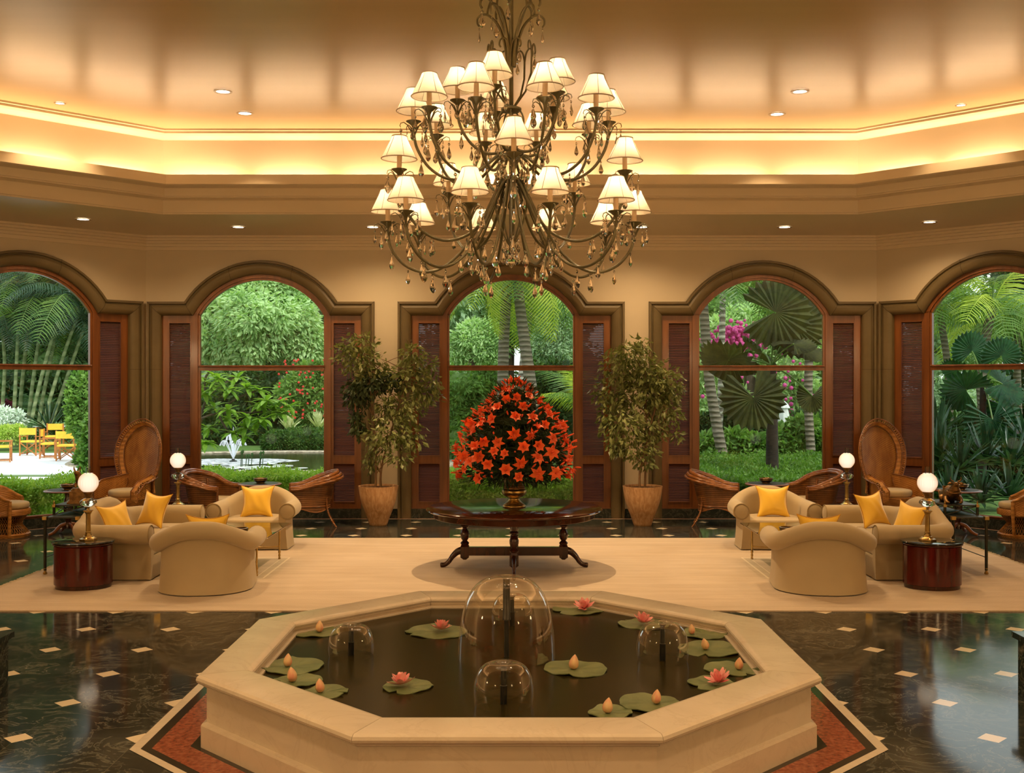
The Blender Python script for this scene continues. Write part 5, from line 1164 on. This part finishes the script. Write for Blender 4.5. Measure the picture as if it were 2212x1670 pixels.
# frangipani: branches with rosettes of long leaves
fr_ = thing('frangipani_tree', 'frangipani with bare forking branches and long leaves over the pond', 'tree', (*E(415, 900, 26)[:2], 0)); x0 = fr_.location.x
def FP(px, py, dy=0): x, y, z = E(px, py, 26); return Vector((x-x0, dy, z))
brs = [[(415, 1060), (412, 960), (432, 905)], [(432, 905), (470, 893), (540, 892), (590, 888)], [(432, 905), (445, 860), (470, 835), (500, 815)], [(470, 893), (490, 930), (520, 945)], [(470, 893), (510, 860), (550, 845)], [(425, 930), (440, 950), (450, 955)], [(445, 860), (440, 820), (450, 800)], [(540, 892), (570, 870), (600, 865)], [(412, 960), (395, 880), (400, 820)]]
for b in brs: MB().tube(cat_rom([FP(px, py, .1*i) for i, (px, py) in enumerate(b)], 4), .028, 6).build('branch', M_trunk, fr_)
def rosette(L=.36, n=13, seed=0):
    g = random.Random(seed); mb = MB()
    for i in range(n):
        a = 2*PI*i/n*1.0+g.uniform(-.2, .2); e = g.uniform(-.5, .7); M = Matrix.Rotation(a, 4, 'Z') @ Matrix.Rotation(-e, 4, 'Y'); rows = []
        for j in range(5):
            t_ = j/4; w = .062*math.sin(PI*(t_*.9+.08))**.8; rows.append([tuple(M @ Vector((L*t_, s*w, -.10*L*t_*t_*3+abs(s)*w*.25))) for s in (-1, 0, 1)])
        mb.grid(rows)
    return mb.mesh('leaf_rosette', leafmat('frangipani_leaf', S(98, 138, 44), S(146, 180, 70), 4, .45), True, 70)
RO = [rosette(seed=s) for s in range(3)]
for i, (px, py) in enumerate([(455, 812), (480, 818), (505, 815), (470, 840), (500, 842), (530, 838), (552, 842), (445, 850), (580, 865), (605, 868), (560, 875), (590, 888), (610, 892), (540, 900), (500, 885), (520, 945), (505, 935), (530, 925), (450, 955), (445, 925), (455, 880), (575, 905), (480, 905), (440, 830), (555, 915), (425, 815), (420, 950), (622, 880)]):
    p = FP(px, py, random.Random(i).uniform(-.4, .4)); place('leaf_rosette', RO[i % 3], fr_, p, (0, 0, i), 1.0)
# near hedge under the three back windows, and one at the leftmost window
def hedge(lab, x0, x1, y0, y1, h, mt, n, seed, rz=0, leaf=.07, loc=(0, 0)):
    r = thing('hedge', lab, 'hedge', (*loc, 0), rz); rng = np.random.default_rng(seed)
    c = np.stack([rng.uniform(x0, x1, n), np.where(rng.random(n) < .45, y0, rng.uniform(y0, y1, n)), rng.uniform(0, h, n)], 1)
    top = c[:, 1] > y0; c[top, 2] = h; c[:, 2] += .05*np.sin(c[:, 0]*5)+.04*rng.normal(size=n); c[:, 1] += .05*rng.normal(size=n)
    d = rng.normal(size=(n, 3)); d[:, 2] += .6; d[:, 1] -= .3; d /= np.linalg.norm(d, axis=1)[:, None]; q = rng.normal(size=(n, 3)); sd = np.cross(d, q); sd /= np.linalg.norm(sd, axis=1)[:, None]; s = (leaf*(.7+.6*rng.random(n)))[:, None]
    V = np.stack([c, c+d*s*.5+sd*s*.22, c+d*s, c+d*s*.5-sd*s*.22], 1).reshape(-1, 3).tolist(); F = np.arange(4*n).reshape(-1, 4).tolist(); o = len(V)
    b = MB().box(x0, x1, y0+.05, y1, 0, h-.05); V += [list(p) for p in b.v]; F += [[o+i for i in f] for f in b.f]
    me = bpy.data.meshes.new('foliage'); me.from_pydata(V, [], F); me.materials.append(mt); place('foliage', me, r); return r
hedge('low bright hedge between the pond window and the pond', -7.2, -3.4, 20.6, 21.6, .60, L_hedge, 16000, 1)
hedge('low bright hedge right behind the centre window', -1.9, 2.0, 20.6, 21.6, .60, L_hedge, 16000, 2)
hedge('low bright hedge outside the leftmost window', -2.6, 2.2, 1.1, 2.0, .56, L_hedge, 16000, 3, PI/4, .07, (ML.translation.x-.2, ML.translation.y+.2))
r_ = hedge('wide bed of low green groundcover in front of the fan palm', 3.2, 8.2, 21.0, 29.5, .42, leafmat('groundcover_leaf', S(72, 108, 38), S(108, 146, 56), 2), 42000, 4, 0, .085)
# --- centre window
def ptrunk(lab, pts, d, r0, r1, mt, group=None, name='palm_tree', fr=None):
    P = [E(px, py, d) for px, py in pts]; x0 = P[0][0]; r = thing(name, lab, 'palm tree', (x0, d, 0), group=group); P = cat_rom([(x-x0, 0, z) for x, y, z in P], 6)
    MB().tube(P, [lerp(r0, r1, i/(len(P)-1)) for i in range(len(P))], 12).build('trunk', mt, r); return r, P[-1]
def frond(L=2.6, n=34, w=.42, droop=.55, seed=0, leaf_w=.035):
    g = random.Random(seed); mb = MB(); P = [Vector((L*t_, 0, L*.30*math.sin(PI*t_*.55)-L*droop*t_*t_*.9)) for t_ in [i/n for i in range(n+1)]]
    mb.tube(P, [lerp(.028, .006, i/n) for i in range(n+1)], 5)
    for i in range(3, n+1):
        t_ = i/n; l = w*L*math.sin(PI*min(1, .12+t_*.86))**.6; tg = (P[i]-P[i-1]).normalized()
        for s in (-1, 1):
            dr = Vector((.45, s*1.0, -.25-.35*g.random())).normalized(); b = P[i]; m = b+dr*l*.5; e = b+dr*l+Vector((0, 0, -.22*l)); wv = tg*leaf_w
            mb.add([b-wv*.5, b+wv*.5, m+wv*.6, m-wv*.6, e], [(0, 1, 2, 3), (3, 2, 4)])
    return mb
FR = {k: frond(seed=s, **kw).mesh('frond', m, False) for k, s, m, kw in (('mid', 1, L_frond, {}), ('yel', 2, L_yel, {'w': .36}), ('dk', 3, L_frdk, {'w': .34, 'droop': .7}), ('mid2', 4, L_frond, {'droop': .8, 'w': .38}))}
def crown(r, tip, kinds, n, sc, seed, elo=-.3, ehi=1.1):
    g = random.Random(seed)
    for i in range(n): place('frond', FR[kinds[i % len(kinds)]], r, tip, (g.uniform(-.3, .3), -g.uniform(elo, ehi), 2*PI*i/n+g.uniform(-.2, .2)), sc*g.uniform(.85, 1.1))
a, tip = ptrunk('tall ringed palm trunk, left of the three in the centre window', [(1080, 1010), (1085, 860), (1090, 700), (1100, 560)], 31, .17, .14, M_ptr, 'palms behind the lilies'); crown(a, tip, ['yel', 'mid'], 12, 1.0, 1, -1.2, .3)
a, tip = ptrunk('tall ringed palm trunk leaning right, middle of the three in the centre window', [(1165, 1010), (1150, 860), (1128, 700), (1110, 540)], 30, .19, .13, M_ptr, 'palms behind the lilies'); crown(a, tip, ['mid', 'yel'], 12, 1.0, 2, -1.2, .3)
a, tip = ptrunk('thinner pale palm trunk behind, right of the three in the centre window', [(1118, 1010), (1125, 850), (1140, 700), (1152, 570)], 36, .15, .12, M_ptw, 'palms behind the lilies'); crown(a, tip, ['yel', 'mid2'], 12, 1.0, 3, -1.2, .3)
mass('tree', 'feathery pale tree behind the palms at the left of the centre window', 'tree', L_pale, [(1020, 730, 40, 30), (1050, 760, 40, 26), (995, 760, 40, 30), (1060, 720, 30, 24)], 46, 6000, .26, 41, trunk=([(1020, 990), (1020, 760)], .2), asp=.3)
mass('tree', 'pale grey-green wispy tree at the right of the centre window', 'tree', L_haze, [(1200, 700, 36, 46), (1215, 750, 36, 40), (1180, 740, 30, 30)], 45, 6000, .26, 42, trunk=([(1205, 990), (1205, 760)], .2), asp=.25)
mass('bush', 'glossy green bush behind the lilies at the left of the centre window', 'shrub', L_mid, [(1000, 830, 50, 36), (1050, 830, 40, 34), (990, 880, 44, 40), (1040, 890, 50, 40), (1010, 950, 60, 44), (1000, 1000, 60, 40), (1080, 920, 40, 60), (1060, 815, 30, 22)], 33.5, 9500, .20, 43, asp=.36)
mass('bush', 'dark green bush behind the lilies at the right of the centre window', 'shrub', L_dark, [(1200, 830, 50, 46), (1170, 880, 40, 60), (1230, 900, 40, 60), (1150, 960, 60, 50), (1215, 990, 50, 50)], 34, 8000, .22, 44, asp=.36)
a, tip = ptrunk('small palm with yellow-green drooping fronds at the right edge of the centre window', [(1262, 1010), (1262, 940), (1264, 880)], 27, .10, .08, M_ptr); crown(a, tip, ['yel', 'mid'], 12, .55, 4, .2, 1.2)
# --- fan palm window
def fanleaf(seed, R_=1.0, span=5.4, mt=L_palm):
    g = random.Random(seed); mb = MB(); n = 44; C = []; 
    for i in range(n+1):
        a = -span/2+span*i/n; z = .05*(1 if i % 2 else -1)
        C.append(((0, 0, 0), (R_*.55*math.cos(a), R_*.55*math.sin(a), z*.6-.03), (R_*(.98 if i % 2 else .84)*math.cos(a), R_*(.98 if i % 2 else .84)*math.sin(a), z-.16*abs(math.sin(a/2)))))
    mb.grid(C); return mb.mesh('fan_leaf', mt, False)
FL = [fanleaf(1), fanleaf(2, 1.0, 4.6), fanleaf(3, 1.0, 5.0, leafmat('dark_fan_leaf', S(24, 60, 34), S(46, 88, 52), 2, .3))]  # last one: darker green fans
M_dtr = mat('dark_palm_bark', S(52, 42, 30), .95, c2=S(36, 28, 20), ns=(8, 8, 20))
H = PI/2
def fanpalm(lab, base, top, d, leaves, mt=M_dtr, r0=.12, kind=(0, 1)):
    x, y, z = E(*top, d); bx = E(*base, d)[0]; r = thing('fan_palm', lab, 'palm tree', (bx, d, 0)); tp = Vector((x-bx, 0, z)); MB().tube([(0, 0, 0), (0, 0, z*.5), tp], [r0*1.2, r0, r0*.8], 12).build('trunk', mt, r)
    for i, (px, py, R_, rx, ry, rz, dy) in enumerate(leaves):
        if rx > .7*H: ry, rz = ry-rz, .15*(1 if i % 2 else -1)   # fans turned towards the room: swing them within their own plane
        X, Y, Z = E(px, py, d); c = Vector((X-bx, dy, Z)); lf = place('fan_leaf', FL[kind[i % len(kind)]], r, c, (rx, ry, rz), R_*d/2350)
        MB().tube(bez([tp, tp.lerp(c, .5)+Vector((0, 0, .15)), c], 8), .018, 6).build('stalk', L_frond, r)
    return r
H = PI/2
fanpalm('large fan palm with huge dark pleated leaves in the middle of the fourth window', (1668, 985), (1666, 790), 24.5,
 [(1668, 676, 82, H*.92, 0, 0, -.3), (1722, 700, 78, H*.95, .3, .2, .2), (1570, 778, 70, H*.35, -.5, PI, -.2), (1606, 772, 62, H*.4, .3, 2.6, .3), (1735, 748, 60, H*.3, .4, 0, 0), (1700, 745, 50, H*.2, -.2, .5, -.6), (1612, 858, 74, H*.95, 0, -1.3, -.7), (1762, 856, 40, H*.9, .2, -1.4, .3), (1660, 760, 60, H*.5, 0, 1.6, .6)], r0=.13)
for lab, pts, d, r0, mt in (('curved ringed palm trunk at the left edge of the fourth window', [(1562, 990), (1545, 900), (1530, 800), (1518, 640), (1510, 560)], 29, .15, M_ptr), ('pale thin palm trunk beside the curved one in the fourth window', [(1548, 990), (1556, 880), (1560, 720), (1562, 560)], 33, .11, M_ptw), ('straight palm trunk at the right of the fourth window', [(1752, 980), (1746, 860), (1750, 700), (1758, 560)], 30, .13, M_ptr)):
    a, tip = ptrunk(lab, pts, d, r0, r0*.8, mt); crown(a, tip, ['mid', 'mid2'], 12, 1.0, int(d), -.6, .6)
mass('tree', 'white-leaved frangipani mass behind the fan palm', 'tree', L_pale, [(1560, 720, 50, 30), (1620, 725, 50, 34), (1680, 740, 50, 40), (1600, 690, 40, 24), (1700, 800, 50, 60), (1540, 800, 40, 60), (1560, 870, 60, 50), (1720, 870, 50, 50), (1740, 730, 40, 40)], 37.5, 11000, .26, 51, trunk=([(1620, 985), (1620, 800)], .2), asp=.34)
g = random.Random(5); mb = MB()
for i in range(420):
    if i % 5: px, py = g.gauss(1598, 34), g.gauss(732, 16)
    else: px, py = g.uniform(1515, 1760), g.uniform(780, 920)
    x, y, z = E(px, py, 37.5-g.uniform(2.2, 2.8)); mb.sphere((x, y, z), g.uniform(.045, .085), 6, 4)
tag(mb.build('magenta_blossoms', mat('magenta_blossom', S(214, 70, 150), .6)), 'magenta blossoms scattered over the pale tree behind the fan palm', 'flowers', kind='stuff')
mass('bush', 'dark shrubs with reddish tips behind the flower bed of the fourth window', 'shrub', L_dark, [(1540, 930, 60, 30), (1600, 920, 60, 34), (1660, 930, 60, 30), (1740, 925, 50, 34), (1580, 900, 40, 30)], 34, 7500, .2, 52)
mass('bush', 'broad-leaved bright shrubs edging the groundcover in the fourth window', 'shrub', L_mid, [(1530, 960, 40, 20), (1575, 958, 40, 22), (1620, 962, 40, 20), (1700, 955, 46, 30), (1750, 950, 40, 34), (1730, 925, 30, 22), (1660, 968, 40, 18)], 30.5, 7500, .22, 53, asp=.5)
x, y, z = E(1694, 960, 36); um = thing('parasol', 'closed white parasol standing behind the shrubs of the fourth window', 'umbrella', (x, 32.6, 0)); um.location.x = (1694-1114)/2350*32.6
M_white = mat('white_canvas', (.85, .87, .86, 1), .7)
MB().lathe([(.03, 0), (.03, 1.6)], 10).build('pole', M_white, um); MB().lathe([(.26, .55), (.24, .8), (.17, 1.25), (.10, 1.60), (.16, 1.62), (.10, 1.74), (.02, 1.82)], 16, flute=.10, nf=8).build('canopy', M_white, um)
# --- rightmost window
fanpalm('dark fan palm with drooping pleated leaves in the rightmost window', (2122, 1040), (2124, 830), 23.5,
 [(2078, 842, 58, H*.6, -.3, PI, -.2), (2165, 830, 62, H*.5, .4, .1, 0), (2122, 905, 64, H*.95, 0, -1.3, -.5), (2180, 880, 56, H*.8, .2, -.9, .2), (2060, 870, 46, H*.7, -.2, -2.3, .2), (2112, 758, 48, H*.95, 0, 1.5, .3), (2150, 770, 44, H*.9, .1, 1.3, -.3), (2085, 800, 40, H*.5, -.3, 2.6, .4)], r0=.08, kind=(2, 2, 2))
for i, (lab, pts, d, r0) in enumerate((('slender palm leaning left, leftmost in the rightmost window', [(2062, 1010), (2056, 900), (2046, 780), (2026, 650), (2020, 600)], 33, .12), ('palm trunk left of the tallest in the rightmost window', [(2130, 1000), (2118, 850), (2112, 700)], 35, .14), ('tallest palm in the rightmost window', [(2150, 1000), (2122, 850), (2128, 740), (2145, 665)], 32, .17), ('palm at the right edge of the rightmost window', [(2205, 1000), (2198, 850), (2196, 690)], 36, .14))):
    a, tip = ptrunk(lab, pts, d, r0, r0*.75, M_ptr); crown(a, tip, ['mid', 'yel', 'mid2'], 16, .95, 60+i, -.5, .9)
def straps(lab, px, py, d, L, seed, mt, n=40):
    return spiky(lab, px, py, d, L, seed, mt, 'dark strappy foliage outside the rightmost window', n, 'strap_leaf_plant', .055, .1)
L_strap = leafmat('dark_strap_leaf', S(30, 58, 36), S(58, 90, 60), 2, .2, .3); g = random.Random(9)
for i, (px, py, d, L, lab) in enumerate([(2030, 985, 21.5, .9, 'strappy dark plant low at the left of the rightmost window'), (2075, 1000, 21, .85, 'strappy dark plant beside the bull statue'), (2130, 985, 21.6, .95, 'strappy dark plant in the middle of the rightmost window'), (2185, 990, 21.2, .9, 'strappy dark plant above the right wicker chair'),
        (2050, 1060, 20.5, .75, 'lowest strappy plant left of the right pedestal table'), (2120, 1070, 20.2, .75, 'lowest strappy plant behind the right pedestal table'), (2180, 1060, 20.3, .75, 'lowest strappy plant behind the right wicker chair'), (2025, 930, 23, .9, 'tall strappy plant by the left jamb of the rightmost window'), (2215, 940, 22.6, .95, 'tall strappy plant at the right frame edge')]):
    straps(lab, px, py, d, L, i, L_strap)
mass('bush', 'dense dark undergrowth outside the rightmost window', 'shrub', L_dark, [(2030, 1020, 40, 70), (2090, 1030, 50, 70), (2150, 1030, 50, 70), (2215, 1020, 50, 80), (2060, 950, 40, 40), (2190, 950, 50, 40)], 24.5, 7500, .24, 61, asp=.25)
# --- leftmost window: patio
M_patio = mat('sunlit_paving', (.80, .80, .80, 1), .8, c2=(.72, .72, .74, 1), ns=(1.5, 1.5, 1))
tag(MB().box(-22, -11.6, 28.2, 36.5, -.02, .015).build('paving', M_patio, smooth=False), 'white sunlit garden terrace outside the leftmost window', 'terrace')
for k, (x, y, w) in enumerate(((-12.2, 27.0, 1.6), (-10.4, 27.4, 1.2))): tag(MB().slab([(x+w*.5*math.cos(a), y+.4*math.sin(a)) for a in [2*PI*q/14 for q in range(14)]], -.01, .012, .01).build('stepping_stone', M_patio), ['broad pale stepping stone before the terrace, left one', 'broad pale stepping stone before the terrace, right one'][k], 'paving stone')
M_yc = mat('yellow_canvas', S(250, 205, 60), .7); M_teak = mat('teak_garden', S(190, 120, 50), .6, c2=S(160, 96, 38))
def dirchair(lab):
    r = thing('directors_chair', lab, 'chair', group='yellow canvas folding chairs on the terrace'); w, d = .27, .22
    for sx in (-1, 1):
        for sy in (-1, 1): MB().bar((sx*w, sy*d, 0), (sx*w, sy*d, .62 if sy < 0 else .92), .035).build('leg', M_teak, r, smooth=False)
        MB().box(sx*w-.03, sx*w+.03, -d-.03, d+.03, .61, .635).build('armrest', M_teak, r, smooth=False); MB().bar((sx*w, -d, .06), (sx*w, d, .06), .03).build('rail', M_teak, r, smooth=False)
    for sy in (-1, 1):
        for a in (-1, 1): MB().bar((a*w, sy*d, .04), (-a*w, sy*d, .43), .03, .02, up=(0, 1, 0)).build('crossed_slat', M_teak, r, smooth=False)
    MB().slab([(-w, -d), (w, -d), (w, d), (-w, d)], .43, .49, .02, .012).build('seat', M_yc, r)
    MB().grid([[(x, d+.02+.03*(1-(x/w)**2), z) for x in (-w-.02, -w/2, 0, w/2, w+.02)] for z in (.68, .79, .90)]).build('backrest', M_yc, r); return r
spots = [(68, 985, 175, 'yellow canvas folding chair, second from the left on the terrace'), (146, 996, 188, 'yellow canvas folding chair nearest the window on the terrace'), (107, 991, 100, 'yellow canvas folding chair seen from its side between the two front ones'), (6, 999, 110, 'yellow canvas folding chair cut off by the left edge of the photo'), (116, 972, 10, 'yellow canvas folding chair facing the camera behind the terrace table'), (160, 975, 250, 'yellow canvas folding chair farthest right behind the terrace table'), (190, 978, 15, 'yellow canvas folding chair half hidden by the window jamb')]
dc = None
for px, py, deg, lab in spots:
    d = 5640/(py-825); x = (px-1114)/2350*d
    if dc is None: dc = dirchair(lab); dc.location = (x, d, .015); dc.rotation_euler = (0, 0, R(deg))
    else: dup(dc, (x, d, .015), R(deg), lab)
for k, (px, py, lab) in enumerate(((100, 962, 'white-topped wooden terrace table, left one'), (185, 966, 'white-topped wooden terrace table, right one'))):
    d = 5640/(py-825)-.8; x = (px-1114)/2350*d; r = thing('garden_table', lab, 'table', (x, d+.6, .015), 0, 'terrace tables'); MB().box(-.6, .6, -.4, .4, .70, .73).build('table_top', M_white, r, smooth=False); MB().box(-.56, .56, -.36, .36, .60, .70).build('apron', M_teak, r, smooth=False)
    for sx in (-1, 1):
        for sy in (-1, 1): MB().box(sx*.52-.03, sx*.52+.03, sy*.32-.03, sy*.32+.03, 0, .6).build('leg', M_teak, r, smooth=False)
mass('bush', 'clipped white-leaved shrub left of the terrace', 'shrub', L_white, [(10, 905, 36, 22), (35, 910, 22, 18), (-20, 905, 30, 22)], 40, 5000, .13, 71)
mass('bush', 'dark plum-coloured shrub behind the white-leaved one', 'shrub', L_plum, [(5, 880, 26, 14)], 43, 2500, .14, 72)
mass('bush', 'lime green shrub below the white-leaved one', 'shrub', L_lime, [(10, 938, 34, 16), (35, 935, 16, 14)], 38.5, 4000, .13, 73)
mass('bush', 'rounded creeper-covered bush beside the window jamb', 'shrub', L_mid, [(182, 850, 34, 40), (190, 890, 36, 44), (178, 905, 26, 34), (205, 930, 34, 44), (192, 985, 26, 28)], 31, 8500, .15, 74, asp=.55)
mass('bush', 'leafy creeper hanging at the right jamb of the leftmost window', 'shrub', L_mid, [(198, 960, 14, 36), (190, 1000, 16, 18), (204, 920, 12, 30), (202, 1020, 12, 30)], 27, 2600, .14, 75, asp=.6)
mass('bush', 'grey-green low border behind the terrace chairs', 'shrub', L_haze, [(70, 930, 40, 14), (120, 932, 40, 14), (165, 935, 30, 14)], 41, 3500, .18, 76, asp=.2)
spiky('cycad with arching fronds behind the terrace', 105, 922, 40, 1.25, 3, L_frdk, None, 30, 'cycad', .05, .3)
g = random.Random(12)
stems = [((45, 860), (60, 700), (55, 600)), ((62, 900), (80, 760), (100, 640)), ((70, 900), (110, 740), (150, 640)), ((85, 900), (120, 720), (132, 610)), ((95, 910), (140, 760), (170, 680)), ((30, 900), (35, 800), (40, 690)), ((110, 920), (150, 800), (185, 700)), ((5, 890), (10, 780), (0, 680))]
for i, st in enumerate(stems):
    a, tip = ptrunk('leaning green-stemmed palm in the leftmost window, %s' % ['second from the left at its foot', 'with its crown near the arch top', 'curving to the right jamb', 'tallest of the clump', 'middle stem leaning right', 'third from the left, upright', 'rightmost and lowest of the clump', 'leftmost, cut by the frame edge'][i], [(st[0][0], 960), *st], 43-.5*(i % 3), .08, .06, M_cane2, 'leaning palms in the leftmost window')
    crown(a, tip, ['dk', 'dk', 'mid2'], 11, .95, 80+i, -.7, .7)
